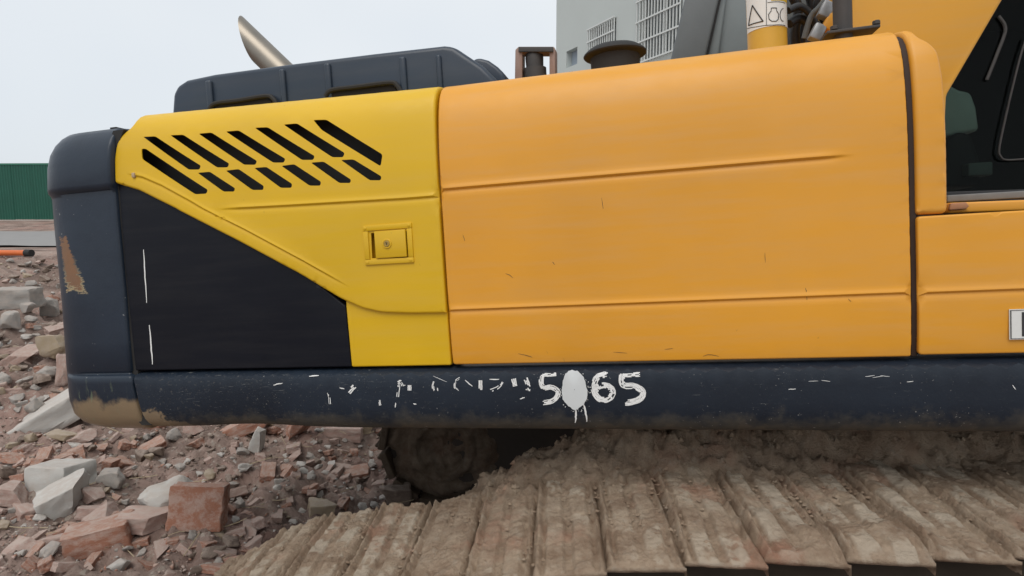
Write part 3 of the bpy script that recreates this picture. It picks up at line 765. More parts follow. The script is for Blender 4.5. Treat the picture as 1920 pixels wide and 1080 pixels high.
# counterweight: lofted block with a rounded tail corner and an overhanging cap
def counterweight():
    lv = []   # (pixel row, left silhouette px, right seam px, y of side face)
    prof = [(803, 196, 285, .075), (800, 172, 275, .045), (794, 156, 270, .022), (780, 140, 262, .006), (755, 131, 254, -.004), (720, 127, 246.5, -.010), (710, 126.5, 246, -.010), (705, 126, 245.5, -.005), (702, 126, 245, .008), (699, 125.5, 244.5, .010), (695, 125, 244, .002), (640, 121, 238.5, .002), (560, 115, 232, .0), (480, 107, 225, .0), (420, 101, 219, .0), (362, 96, 214.5, .0), (356, 94, 213.5, .0), (350, 89, 207, -.016), (342, 87, 206, -.020), (300, 87, 204, -.018), (275, 92, 206, -.010), (258, 101, 211, .006), (246, 113, 218, .028), (240, 124, 224, .05)]
    rows = []; n = 26
    zz = []
    for v, ul, ur, yf in prof:
        pr = py(ur, v, yf); pl = py(ul, v, yf + .14)
        z = pr[2]; xrr = pr[0]; R = .20; mt = (pl[0] - CL[0]) / (pl[1] - CL[1])
        aa = np.linspace(0, math.pi / 2, 60); ax_ = R - R * np.sin(aa) ** .8; ay_ = yf + R - R * np.cos(aa) ** .8
        lo_, hi_ = pl[0] - .3, pl[0] + .3
        for _ in range(40):
            xl = (lo_ + hi_) / 2
            if ((xl + ax_ - CL[0]) / (ay_ - CL[1])).min() < mt: lo_ = xl
            else: hi_ = xl
        row = [(xrr + .0, yf + .06, z), (xrr, yf + .008, z), (xrr - .006, yf + .001, z)]
        row += [(xrr - .012 - (xrr - .012 - xl - R) * k / 8, yf, z) for k in range(9)]
        for k in range(1, 12):
            a = k / 11 * math.pi / 2; c, s = math.cos(a) ** .8, math.sin(a) ** .8
            row.append((xl + R - R * s, yf + R - R * c, z))
        row += [(xl + .01 * k, yf + R + .25 * k, z) for k in range(1, 10)]
        rows.append(row)
    # top closing rows
    for dy, dz in ((.10, .012), (.30, .03), (.8, .045)):
        last = rows[len(prof) - 1]; base = np.array(last); row = base.copy(); row[:, 1] = np.maximum(base[:, 1], base[:, 1].min() + dy) ; row[:, 2] += dz
        row[:, 0] = base[:, 0] + (base[:, 0].mean() - base[:, 0]) * min(.6, dy * .5)
        rows.append([tuple(q) for q in row])
    P = np.array(rows); o = grid_mesh('counterweight', P, CWM, EX)
    fixn(o.data); o.data.shade_smooth(); o.data.set_sharp_from_angle(angle=math.radians(50)); return o
cw = counterweight()
# black rubber strip in the seam beside the counterweight cap
def seam_ribbon(pts, y, w, mat, name):
    V = []; F = []
    for i, (u, v) in enumerate(pts):
        p = py(u, v, y); V += [(p[0] - w / 2, y, p[2]), (p[0] + w / 2, y, p[2]), (p[0] - w / 2, y + .12, p[2]), (p[0] + w / 2, y + .12, p[2])]
    for i in range(len(pts) - 1):
        b = 4 * i; F += [(b, b + 1, b + 5, b + 4), (b + 1, b + 3, b + 7, b + 5), (b + 2, b, b + 4, b + 6)]
    return link(name, fixn(mesh(name, V, F)), mat, EX)
seam_ribbon([(222, 244), (216, 260), (211, 300), (212, 345), (218, 380), (232, 520), (243, 640), (249, 700), (255, 750), (265, 785), (275, 797)], .018, .05, RUBBER, 'seam_rubber')

# dark engine hood with pressed ribs, grab handles
hood = prism('engine_hood', [(319, 235), (323, 176), (331, 160), (348, 149), (400, 138), (540, 119), (700, 99), (832, 84), (850, 86), (905, 123), (932, 150), (932, 235)], .34, 1.35, DARKP, EX, .028, 4)
for u0, u1, vt in ((388, 405, 152), (526, 541, 131), (610, 626, 120), (750, 766, 108), (819, 832, 104)):
    a = py(u0, vt, .34); b = py(u1, vt + 90, .34); box('hood_rib', ((a[0] + b[0]) / 2, .337, (a[2] + b[2]) / 2), (b[0] - a[0] + .006, .022, a[2] - b[2]), DARKP, hood, .009, seg=3)
for u0, u1, v0 in ((398, 520, 188), (616, 752, 163)):
    P = [py(u, v, .325) for u, v in ((u0 - 6, v0 + 18), (u0 + 6, v0 + 6), (u0 + 50, v0), (u1 - 22, v0 - 8), (u1 - 8, v0 - 3), (u1, v0 + 10))]
    tube('grab_handle', smooth_path(P, 5), .010, RUBBER, hood, 8)
    prism('handle_shade_plate', [(u0, v0 + 22), (u0 + 10, v0 + 9), (u1 - 25, v0 - 4), (u1 - 12, v0), (u1 - 4, v0 + 20)], .331, .345, SEAM, hood, 0)  # dark plate proud of the hood, standing in for a recess's shade
prism('hood_dome', [(880, 160), (884, 112), (897, 107), (915, 112), (932, 124), (946, 138), (950, 160)], .62, 1.2, DARKP, EX, .03, 4)
# exhaust stack: mitred metal tail pipe leaning back
def exhaust():
    y0 = .85; a = py(530, 142, y0); b = py(478, 92, y0); ax = unit(b - a); ax[1] = 0; ax = unit(ax)
    c0 = (py(480, 120, y0) + py(540, 112, y0) * .35 + py(520, 94, y0) * .65) / 2; R = .066
    q1 = py(461, 56, y0); q2 = py(480, 122, y0); cn = np.array([-(q2 - q1)[2], 0, (q2 - q1)[0]])
    e1 = np.array([0, 1., 0]); e2 = np.cross(ax, e1); n = 28; V = []; F = []
    for rr, st in ((R, 0), (R, 1), (R - .004, 1), (R - .004, 0)):
        for j in range(n):
            g = 2 * math.pi * j / n; o = c0 + rr * (math.cos(g) * e1 + math.sin(g) * e2)
            t = ((q1 - o) @ cn) / (ax @ cn) if st else -.45
            V.append(o + ax * t)
    for i in range(3):
        for j in range(n): F.append((i * n + j, i * n + (j + 1) % n, (i + 1) * n + (j + 1) % n, (i + 1) * n + j))
    link('exhaust_pipe', fixn(mesh('exhaust_pipe', V, F)), CHROME, EX)
exhaust()
# small bracket with a sensor
yb = .75
br = prism('bracket', [(965, 150), (966, 93), (972, 87), (1038, 87), (1041, 91), (1041, 146), (1030, 146), (1030, 98), (979, 98), (979, 150)], yb, yb + .07, BROWNPAINT, EX, .004, 2)
prism('bracket_top', [(972, 97), (972, 87.5), (1037, 87.5), (1037, 97)], yb - .012, yb - .001, DKSTEEL, br, .002)
cs = py(1003, 128, yb + .035); sc_ = (py(1020, 128, yb + .035) - py(1003, 128, yb + .035))[0]
lathe('sensor', [(sc_ * 1.25, -.06), (sc_ * 1.25, -.002), (sc_ * .95, .0), (sc_ * 1.0, .045), (sc_ * .9, .07), (sc_ * .5, .078), (sc_ * .25, .08), (sc_ * .25, .088)], cs, DKSTEEL, br, 20)
# air intake cap
ci = py(1153, 107, .62); ri = (py(1213, 100, .62) - ci)[0]
cap = lathe('air_intake', [(ri * .76, -.12), (ri * .78, -.012), (ri * .80, .0)], ci, RUBBER, EX, 40)
lathe('intake_cap', [(ri * .80, -.004), (ri * .97, .003), (ri, .008), (ri * .98, .014), (ri * .90, .024), (ri * .76, .036), (ri * .5, .046), (.004, .050)], ci, RUBBER, cap, 40)

# cab on the far side of the machine
def glass_mat():
    t = NT('cab_glass'); tr = t.n('BsdfTransparent'); tr.inputs[0].default_value = (.55, .60, .58, 1); gl = t.n('BsdfGlossy'); gl.inputs['Roughness'].default_value = .04; gl.inputs[0].default_value = (.9, .9, .9, 1)
    fr = t.n('Fresnel'); fr.inputs[0].default_value = 1.16; m = t.n('MixShader'); t.l(fr.outputs[0], m.inputs[0]); t.l(tr.outputs[0], m.inputs[1]); t.l(gl.outputs[0], m.inputs[2]); t.l(m.outputs[0], t.o.inputs[0]); return t.m
GLASS = glass_mat()
HAZYG = plain('hazy_grey_panel', (.20, .225, .225), .45, .18, 5, .05)
cab = prism('cab_shell', [(1690, 420), (1690, -160), (2400, -160), (2400, 420)], 2.70, 2.78, plain('cab_dark', (.012, .012, .014), .7), EX, .01)
CABD = cab.data.materials[0]
prism('cab_roof', [(1690, -120), (1690, -150), (2400, -150), (2400, -120)], 1.40, 2.70, CABD, EX, .01)
prism('cab_back_wall', [(1690, 520), (1690, -120), (1705, -120), (1705, 520)], 1.60, 2.70, CABD, EX, 0)
prism('cab_front_wall', [(2380, 520), (2380, -120), (2400, -120), (2400, 520)], 1.60, 2.70, CABD, EX, 0)
prism('cab_rear_post', [(1253, 130), (1302, -80), (1366, -80), (1318, 130)], 1.55, 1.68, GREYPLASTIC, EX, .015)
prism('cab_post_seal', [(1317, 130), (1365, -80), (1370, -80), (1322, 130)], 1.57, 1.66, RUBBER, EX, .003)
prism('cab_rear_panel', [(1322, 130), (1346, -80), (1372, -80), (1344, 130)], 1.60, 1.66, HAZYG, EX, .01)
prism('cab_side_panel', [(1338, 130), (1352, -80), (1420, -80), (1420, 130)], 1.64, 1.70, HAZYG, EX, .01)
prism('cab_floor_wall', [(1690, 520), (1690, 362), (2400, 340), (2400, 520)], 1.50, 1.58, plain('cab_wall_dark', (.018, .018, .02), .6), EX, .005)
pane = prism('cab_window', [(1700, 365), (1700, -120), (2400, -120), (2400, 345)], 1.53, 1.536, GLASS, EX, 0)
seat = prism('operator_seat', [(1750, 262), (1768, 150), (1800, 168), (1822, 172), (1832, 200), (1838, 245), (1822, 248), (1800, 252)], 1.85, 2.3, LTGREY, EX, .025)
prism('seat_shell', [(1770, 350), (1775, 262), (1800, 246), (1822, 252), (1838, 300), (1838, 350)], 1.82, 2.3, plain('seat_black', (.015, .015, .016), .7), EX, .02)
prism('control_box', [(1816, 330), (1816, 306), (1862, 303), (1862, 328)], 1.75, 1.9, plain('console_grey', (.16, .19, .18), .6), EX, .008)
Pw = [py(u, v, 1.505) for u, v in ((1925, 70), (1912, 110), (1890, 200), (1874, 275), (1876, 293), (1888, 300), (1930, 298), (2000, 296))]
tube('window_frame', smooth_path(Pw, 6), .005, DKSTEEL, EX, 8)
Pw = [py(u, v, 1.52) for u, v in ((1872, 30), (1885, 55), (1870, 100), (1850, 150))]
tube('cab_cable', smooth_path(Pw, 6), .008, DKSTEEL, EX, 8)
# sill under the cab window
prism('window_sill', [(1776, 379), (1776, 366), (2200, 341), (2200, 356)], .24, .32, plain('sill_grey', (.16, .16, .155), .6, .3, 25), EX, .004)
prism('sill_lip', [(1778, 400), (1780, 380), (2200, 364), (2200, 384)], .12, .30, ORANGE, EX, .006)
prism('sill_end', [(1780, 394), (1783, 381), (1812, 379), (1818, 386), (1812, 392)], .105, .118, plain('bare_primer', (.42, .20, .10), .7), EX, .003)

# boom foot rising behind the front pillar
prism('boom', [(1588, 200), (1600, -140), (1963, -140), (1880, 0), (1776, 178), (1770, 300), (1650, 330)], .62, 1.22, BOOMP, EX, .012)
# round yellow post with warning decal
yc = .60; cc = py(1437, 30, yc); rc = (py(1475, 30, yc) - py(1437, 30, yc))[0] * .985
def zc(v): return py(1437, v, yc - rc)[2] - cc[2]
post = lathe('round_post', [(rc, zc(150)), (rc, zc(-160))], cc, plain('post_yellow', (.60, .34, .03), .45, .1, 8), EX, 40)
def on_cyl(u, v, e=.0012):
    d = lray(u, v); oc = CL - cc; a = d[0] ** 2 + d[1] ** 2; b = oc[0] * d[0] + oc[1] * d[1]; r = rc + e
    q = b * b - a * (oc[0] ** 2 + oc[1] ** 2 - r * r); t = (-b - math.sqrt(max(q, 0))) / a; P = CL + t * d
    return math.atan2(P[1] - cc[1], P[0] - cc[0]), P[2]
def cyl_patch(name, a0, a1, z0, z1, e, mat, parent, n=24):
    A = np.linspace(a0, a1, n); r = rc + e
    return grid_mesh(name, np.array([[(cc[0] + r * math.cos(a), cc[1] + r * math.sin(a), z) for a in A] for z in (z0, z1)]), mat, parent)
aL, zB = on_cyl(1402, 56); zB = on_cyl(1437, 50)[1]; zT = on_cyl(1437, 3)[1]; zM = on_cyl(1437, 6)[1]
dec = cyl_patch('warning_decal', math.radians(-175), math.radians(-8), zB, zB + .36, .0012, DECALW, post, 40)
cyl_patch('decal_band', math.radians(-86), math.radians(-8), zT, zT + .12, .0020, DECALY, dec, 24)
def cyl_line(name, pts, w=.0022, close=False):
    Q = [on_cyl(u, v) for u, v in pts]
    if close: Q.append(Q[0])
    P = []
    for (a0, z0), (a1, z1) in zip(Q[:-1], Q[1:]):
        for t in np.linspace(0, 1, 6): a = a0 + (a1 - a0) * t; z = z0 + (z1 - z0) * t; P.append((cc[0] + (rc + .002) * math.cos(a), cc[1] + (rc + .002) * math.sin(a), z))
    V, F = tube_geo(P, w, 4); return link(name, mesh(name, V, F), INK, dec)
cyl_line('warning_triangle', [(1411, 10), (1431, 40), (1404, 48)], .0024, True)
cyl_line('decal_rule', [(1437, -4), (1437, 48)], .0012)
cyl_line('decal_rule', [(1401, 54), (1420, 50), (1450, 47), (1472, 48)], .0012)
cyl_line('decal_rule', [(1439, 5), (1472, 6)], .0012)
cyl_line('decal_flask', [(1446, 15), (1456, 15), (1456, 20), (1460, 27), (1459, 36), (1455, 40), (1447, 40), (1442, 36), (1441, 27), (1446, 20)], .0016, True)
cyl_line('decal_circle', [(1468 + 5.5 * math.cos(t), 28 + 12 * math.sin(t)) for t in np.linspace(1.5, 4.8, 8)], .0016)
# black post with a bolted foot plate
pb = py(1580, 40, .42); rp = (py(1598, 40, .42) - pb)[0]
bp = lathe('black_post', [(rp, -.1), (rp, .7)], pb, DKSTEEL, EX, 24)
box('foot_plate', (pb[0] + .02, .42, py(1580, 60, .42)[2] - .008), (.17, .10, .010), DKSTEEL, bp, .002)
for du in (-.06, .075):
    lathe('bolt', [(.013, 0), (.013, .011), (.010, .013)], (pb[0] + .02 + du, .38, py(1580, 60, .42)[2]), DKSTEEL, bp, 6)
# hoses and fittings between the posts
HOSE = plain('hose_black', (.016, .016, .017), .5)
for k, (pts, r, m, yy) in enumerate([
    ([(1478, 20), (1500, 12), (1522, 30), (1540, 70)], .014, HOSE, .62), ([(1480, 45), (1498, 34), (1518, 48), (1528, 90)], .018, HOSE, .66),
    ([(1555, -10), (1536, 14), (1520, 32), (1508, 72)], .011, GREYPLASTIC, .58), ([(1486, -10), (1496, 20), (1490, 60), (1494, 100)], .02, HOSE, .72),
    ([(1545, -20), (1530, 10), (1545, 40), (1556, 66)], .013, HOSE, .66), ([(1512, -20), (1520, 10), (1508, 40), (1502, 80)], .016, HOSE, .75)]):
    tube('hydraulic_hose', smooth_path([py(u, v, yy + .02 * i) for i, (u, v) in enumerate(pts)], 6), r, m, EX, 10)
prism('pump_block', [(1478, 120), (1478, 40), (1500, 26), (1530, 38), (1562, 30), (1562, 110)], .86, 1.1, DKSTEEL, EX, .02)
prism('rear_bulkhead', [(1476, 120), (1476, -120), (1600, -120), (1600, 110)], 1.25, 1.30, plain('bulkhead_grey', (.09, .10, .10), .6, .4, 4), EX, .01)
for u, v, m in ((1532, 62, STEEL), (1556, 44, ORANGE), (1548, 20, STEEL)):
    c = py(u, v, .56); box('fitting', c, (.045, .05, .06), m, EX, .008, Matrix.Rotation(.5, 3, 'Y'))

# writing and paint marks on the skirt and scratches on the counterweight side
def ribbon(name, prof, pts, wpx, mat, parent, e=.0012, dry=0., seed=0, strands=1, off0=0.):
    """painted stroke following the surface; dry > 0 breaks it into bristle strands"""
    r = random.Random(seed); Q = smooth_path([np.array([*p, 0.]) for p in pts], 5); Q = [q[:2] for q in Q]
    V = []; F = []; n = len(Q)
    for s_ in range(strands):
        o = 0 if strands == 1 else (s_ / (strands - 1) - .5) * wpx; wd = wpx / 2 if strands == 1 else wpx / strands * r.uniform(.45, .75)
        on_ = True; prev = None; a_, b_ = (0, n - 1) if not dry else (r.randint(0, max(0, int(n * dry * .4))), n - 1 - r.randint(0, max(0, int(n * dry * .4))))
        for i in range(a_, b_ + 1):
            t = Q[min(i + 1, n - 1)] - Q[max(i - 1, 0)]; t = t / (np.linalg.norm(t) + 1e-9); nn = np.array([-t[1], t[0]])
            if dry and r.random() < dry * .55: prev = None; continue
            taper = 1 if dry else .35 + .65 * math.sin(math.pi * min(max(i / (n - 1), .08), .92))
            c = Q[i] + nn * (o + r.uniform(-.25, .25) * (wpx / max(strands, 1)))
            ids = []
            for sg in (-1, 1):
                h = prof.hit(*(c + nn * sg * wd * taper)); y, z = prof.at(*h); ny, nz = prof.nrm(*h); q = e + off0
                ids.append(len(V)); V.append((h[0], float(y + ny * q), float(z + nz * q)))
            if prev: F.append((prev[0], prev[1], ids[1], ids[0]))
            prev = ids
    if not F: return None
    return link(name, mesh(name, V, F), mat, parent)
def blob(name, prof, pts, mat, parent, e=.005):
    Q = smooth_path([np.array([*p, 0.]) for p in pts + pts[:1]], 5); c = np.mean([q[:2] for q in Q], 0)
    V = []; F = []
    for k in (0, .5, 1.):
        for qi, q in enumerate(Q[:-1]):
            jt = 1 + (.028 * math.sin(qi * 2.7) * math.sin(qi * 1.3) if k == 1 else 0)
            h = prof.hit(*(c + (q[:2] - c) * max(k, .02) * jt)); y, z = prof.at(*h); ny, nz = prof.nrm(*h); V.append((h[0], float(y + ny * e), float(z + nz * e)))
    n = len(Q) - 1
    for i in range(2):
        for j in range(n): F.append((i * n + j, i * n + (j + 1) % n, (i + 1) * n + (j + 1) % n, (i + 1) * n + j))
    return link(name, fixn(mesh(name, V, F)), mat, parent)
dg = 'painted_digit'
ribbon(dg, P_SK, [(1016, 703), (1015, 718), (1020, 727), (1034, 726), (1046, 733), (1044, 744), (1034, 752), (1018, 755)], 7.5, WHITEP, skirt, dry=.10, seed=2, strands=6)
ribbon('paint_stroke', P_SK, [(1017, 703), (1030, 703), (1043, 702)], 5, WHITEP, skirt, dry=.22, seed=4, strands=4)
ribbon(dg, P_SK, [(1140, 702), (1122, 706), (1114, 719), (1115, 736), (1124, 748), (1139, 749), (1149, 738), (1145, 727), (1132, 722), (1119, 727), (1116, 735)], 9.5, WHITEP, skirt, dry=.14, seed=5, strands=6)
ribbon(dg, P_SK, [(1167, 701), (1166, 716), (1172, 723), (1190, 724), (1205, 734), (1202, 746), (1188, 753), (1172, 755)], 9.5, WHITEP, skirt, dry=.08, seed=8, strands=6)
ribbon('paint_stroke', P_SK, [(1168, 703), (1184, 703), (1200, 702)], 7, WHITEP, skirt, dry=.20, seed=9, strands=5)
blob('paint_blob', P_SK, [(1072, 695), (1085, 698), (1095, 708), (1099, 722), (1102, 738), (1097, 754), (1086, 764), (1078, 768), (1066, 760), (1056, 748), (1054, 730), (1057, 710), (1062, 700)], plain('grey_white_spray', (.60, .62, .62), .55, .06, 20), skirt)
ro = random.Random(11); V = []; F = []
for i in range(60):
    a = ro.uniform(0, 6.28); k = 1 + abs(ro.gauss(0, .16)); u, v = 1078 + 24 * k * math.cos(a), 731 + 36 * k * math.sin(a)
    if v < 700 or v > 790: continue
    h = P_SK.hit(u, v); y, z = P_SK.at(*h); ny, nz = P_SK.nrm(*h); d = ro.uniform(.0006, .0018); b = len(V)
    for q in range(5): V.append((h[0] + d * math.cos(q * 1.257), float(y + ny * .0014), float(z + nz * .0014) + d * math.sin(q * 1.257)))
    F.append(tuple(range(b, b + 5)))
tag(link('overspray', fixn(mesh('overspray', V, F)), WHITEP, skirt), kind='stuff')
ribbon('paint_drip', P_SK, [(1079, 764), (1080, 778), (1079, 792)], 3.4, WHITEP, skirt, e=.002)
ribbon('paint_drip', P_SK, [(1094, 756), (1098, 772), (1101, 790)], 3.4, WHITEP, skirt, e=.002)
for i, (pts, wd) in enumerate([  # worn remains of the number and brush flicks
    ([(612, 730), (617, 742), (619, 760)], 2.6), ([(637, 727), (646, 729)], 2), ([(654, 736), (665, 724)], 6), ([(745, 720), (752, 716), (757, 724)], 5), ([(748, 722), (746, 744)], 3.4), ([(768, 722), (768, 732)], 5),
    ([(742, 755), (741, 764)], 2), ([(711, 750), (713, 760)], 3), ([(775, 757), (781, 758)], 2), ([(815, 714), (812, 724), (814, 733)], 3), ([(820, 727), (821, 733)], 2),
    ([(864, 708), (855, 714), (853, 726), (862, 733)], 2.6), ([(872, 713), (886, 724)], 2), ([(901, 713), (901, 731)], 5), ([(918, 711), (936, 711)], 2), ([(920, 732), (934, 726), (942, 716)], 4), ([(963, 710), (966, 724)], 6), ([(985, 709), (990, 722), (990, 733)], 6), ([(975, 748), (984, 745)], 2),
    ([(580, 706), (598, 704)], 2), ([(513, 722), (530, 718)], 2), ([(1478, 730), (1492, 729)], 1.4), ([(1516, 715), (1534, 714)], .8), ([(1540, 713), (1556, 715)], .9), ([(1622, 706), (1640, 704)], .9), ([(1636, 708), (1656, 705)], .8), ([(1650, 704), (1668, 706)], .8), ([(1700, 716), (1712, 715)], 1.2), ([(1898, 722), (1904, 730)], 1.6), ([(812, 705), (838, 716)], .8)]):
    ribbon('paint_mark' if wd > 1.7 else 'scratch', P_SK, pts, wd, WHITEP, skirt, dry=(.0 if wd < 2.3 else .3), seed=20 + i, strands=1 if wd < 2.3 else 3)
lower = [o for o in EX.children if o.name.startswith('lower_rear_panel')][0]
ribbon('scratch', P_YE, [(266, 468), (268, 510), (272, 568)], 2.2, WHITEP, lower, e=.0012, off0=-.010)
ribbon('scratch', P_YE, [(277, 610), (280, 650), (283, 684)], 2.6, WHITEP, lower, e=.0012, off0=-.010)
od = [o for o in EX.children if o.name.startswith('side_door')][0]; SCR = plain('dark_scratch', (.09, .05, .03), .7)
for i, (pts, wd) in enumerate([([(948, 513), (956, 516), (962, 521)], 1.6), ([(1128, 371), (1130, 384), (1131, 392)], 1.3), ([(972, 663), (990, 667), (998, 670)], 1.6), ([(1318, 668), (1330, 665), (1348, 668)], 1.6), ([(1510, 540), (1512, 547), (1513, 562)], 2.0),
    ([(1434, 474), (1435, 492)], 1.2), ([(1068, 130), (1074, 131)], 2), ([(868, 440), (872, 452)], 1.2), ([(1246, 655), (1262, 653)], 1.2), ([(1150, 660), (1176, 662)], 1.1), ([(1590, 560), (1596, 566)], 1.4), ([(1036, 491), (1040, 496)], 1.6)]):
    ribbon('scratch', P_OR, pts, wd * .62, SCR, od, e=.0008, seed=60 + i)
# half-cut sticker on the front panel
s0 = P_OR.hit(1891, 580); s1 = P_OR.hit(1891, 636); y0s, z0s = P_OR.at(*s0); y1s, z1s = P_OR.at(*s1)
stick = box('sticker', (s0[0] + .11, -.0015, (z0s + z1s) / 2), (.22, .003, float(z0s - z1s)), DECALW, EX, 0)
hh = float(z0s - z1s); zc_ = float(z0s + z1s) / 2
for (a, b, c, d) in ((.031, .050, -.40, .40), (.0505, .097, .22, .40), (.0505, .097, -.06, .10)):
    box('sticker_letter', (s0[0] + (a + b) / 2, -.0036, zc_ + (c + d) / 2 * hh), (b - a, .0015, (d - c) * hh), INK, stick, 0)
for (a, b, c, d) in ((.002, .218, .462, .476), (.002, .218, -.476, -.462), (.002, .0045, -.461, .461)):
    box('sticker_border', (s0[0] + (a + b) / 2, -.0036, zc_ + (c + d) / 2 * hh), (b - a, .0015, (d - c) * hh), INK, stick, 0)

# ------------------------------------------------------------------ undercarriage
# the upper body is slewed about nine degrees on the tracks: own frame for the undercarriage
_ty = unit(lray(1040, 400)); _tz = np.array([0, 0, 1.]); _tz = unit(_tz - _ty * (_tz @ _ty)); _tx = np.cross(_ty, _tz)
TM = np.stack([_tx, _ty, _tz], 1); CT = TM.T @ CL; TROT = Matrix([list(r) for r in TM]).to_euler()
def ont(axis, val, u, v):
    d = TM.T @ lray(u, v); return CT + d * ((val - CT[axis]) / d[axis])
def under(o): o.rotation_euler = TROT; return o
ZT = .80; YN, YF = -.42, .21
tp = [ont(1, YF, *q) for q in ((420, 1078), (568, 995), (724, 968), (827, 955))]
path = [(tp[0][0] - .22, tp[0][2] - .30), (tp[0][0] - .08, tp[0][2] - .10), (tp[0][0], tp[0][2]), (tp[1][0], tp[1][2]), (tp[2][0], tp[2][2]), (tp[3][0], tp[3][2]), (.35, ZT - .03), (.75, ZT), (1.2, ZT), (2.0, ZT), (3.0, ZT)]
PA = np.array([q for q in smooth_path([np.array([a, b, 0.]) for a, b in path], 20)])[:, :2]
PS = np.concatenate([[0], np.cumsum(np.hypot(*np.diff(PA, axis=0).T))])
def pth(s):
    x = np.interp(s, PS, PA[:, 0]); z = np.interp(s, PS, PA[:, 1]); e = .03
    tx = np.interp(s + e, PS, PA[:, 0]) - np.interp(s - e, PS, PA[:, 0]); tz = np.interp(s + e, PS, PA[:, 1]) - np.interp(s - e, PS, PA[:, 1]); L = np.hypot(tx, tz)
    return x, z, tx / L, tz / L
track = under(link('track', None, None, EX)); track.empty_display_size = .1
PITCHT = .216
nsh = int((PS[-1]) / PITCHT)
s_off = .0
for k in range(nsh):
    sc = s_off + (k + .5) * PITCHT
    x, z, tx, tz = [float(q) for q in pth(sc)]
    na, nb = 44, 130
    a = np.linspace(-.110, .105, na); b = np.linspace(YN, YF + .05, nb); A, B = np.meshgrid(a, b, indexing='ij')
    g = np.zeros_like(A)
    wob = .006 * fbm(B * 6, k * 2.3 + 0 * A, 0, 2, 37)
    AA = A + wob
    band = np.clip(np.minimum((AA + .072) / .006, (-.010 - AA) / .006), 0, 1) + np.clip(np.minimum((AA - .012) / .006, (.074 - AA) / .006), 0, 1)
    g = .013 * band + .022 * np.clip(1.4 - np.abs(AA + .091) / .008, 0, 1) + .016 * np.clip(1.3 - np.abs(AA - .093) / .006, 0, 1)
    XX = x + A * tx; fill = .5 + .5 * fbm(XX * 5, B * 5, k * .37, 3, 5)
    mudh = .014 * np.clip(fill * 1.7 - .62, 0, 1.0)
    hgt = np.maximum(g, mudh) + .0030 * fbm(XX * 34, B * 34, k, 4, 8, .75) + .0030 * np.abs(fbm(XX * 60, B * 60, k, 2, 15)) + .040 * np.clip(fbm(XX * 3.0, B * 3.0, 1.5, 4, 44) - .42, 0, 1)
    ck = np.abs(fbm(XX * 6 + .5 * fbm(XX * 13, B * 13, 0, 2, 5), B * 6, k, 2, 91)); hgt -= .007 * ss(.05, .0, ck) * (fill > .5)
    edge = np.minimum(A + .110, .105 - A); hgt -= .016 * np.clip(1 - edge / .008, 0, 1)
    eb = ss(.0, .022, B - YN); hgt = hgt * eb + .006 * (1 - eb) 
    B2 = B + (.002 * fbm(A * 30, k * 3.1 + 0 * A, 0, 3, 4) - .14 * A) * ss(YN + .14, YN, B)
    wear = band * ss(-.35, .55, fbm(XX * 2.7, B * 2.2, k * .9, 4, 70, .6)) * ss(-.5, .1, fbm(XX * 14, B * 14, k, 4, 71, .7)) * (g >= mudh)
    tilt = random.uniform(-.012, .012); zt_ = random.uniform(-.003, .003)
    Pp = np.stack([x + A * tx - (hgt + zt_ + tilt * A) * tz, B2, z + A * tz + (hgt + zt_ + tilt * A) * tx], -1)
    # rim going down to show the plate's thickness
    rim0 = Pp[:, :1].copy(); rim0[..., 2] -= .013 * tx; rim0[..., 0] += .013 * tz; rim0[..., 1] += .001
    rim1 = rim0.copy(); rim1[..., 1] += .25
    Pp = np.concatenate([rim1, rim0, Pp], 1); wv = np.concatenate([np.zeros((na, 2)), wear], 1)
    sideA = Pp[:1].copy(); sideA[..., 2] -= .025; sideB = Pp[-1:].copy(); sideB[..., 2] -= .025
    Pp = np.concatenate([sideA, Pp, sideB], 0); wv = np.concatenate([wv[:1] * 0, wv, wv[-1:] * 0], 0)
    o = grid_mesh('track_shoe', Pp[:, ::-1], MUD, track)
    at = o.data.attributes.new('wear', 'FLOAT', 'POINT'); at.data.foreach_set('value', wv[:, ::-1].reshape(-1).astype(np.float32))
# track frame and rollers under the top run
FARM = plain('far_frame_shade_tone', (.040, .030, .023), .9, .5, 5, .6, bscale=14)  # brown darkened to put the underbody shade into the colour
TF = plain('muddy_frame', (.20, .155, .115), .9, .4, 6, .5, bscale=20)
under(box('track_frame', (1.6, -.08, .40), (2.9, .34, .34), TF, EX, .04))
for xx in (.55, 1.15, 1.75, 2.35):
    V, F = tube_geo([(xx, -.32, .16), (xx, -.2, .16), (xx, .1, .16)], [.12, .13, .13], 20); under(link('track_roller', fixn(mesh('track_roller', V, F)), TF, EX))
# mud heaped on the inner side of the track
mx_ = np.arange(-.02, 3.0, .010); my_ = np.arange(YF - .16, 1.25, .010); MXX, MYY = np.meshgrid(mx_, my_, indexing='ij')
zp = np.interp(MXX, PA[:, 0], PA[:, 1])
amp = np.interp(MXX, [.03, .12, .22, .36, .46, .54, .62, .9, 3], [-.02, .04, .10, .135, .14, .16, .185, .16, .15])
ramp_ = ss(YF - .10, YF + .16, MYY + .05 * fbm(MXX * 3, MYY * 3, 0, 2, 61)) - .55 * ss(.65, 1.2, MYY)
mz = zp + amp * ramp_ + .035 * fbm(MXX * 5, MYY * 5, 0, 4, 21, .55) + .016 * fbm(MXX * 20, MYY * 20, 0, 4, 23, .7) + .012 * np.abs(fbm(MXX * 30, MYY * 30, 0, 2, 29)) - .03 * ss(YF - .06, YF - .16, MYY) - .012
mz -= .8 * ss(.60, .25, MXX - .35 * (MYY - .35)) * ss(.34, .58, MYY)
crack = np.abs(fbm(MXX * 4 + .3 * fbm(MXX * 9, MYY * 9), MYY * 2, 0, 2, 90)); mz -= .035 * ss(.04, .0, crack) * ss(YF, YF + .1, MYY)
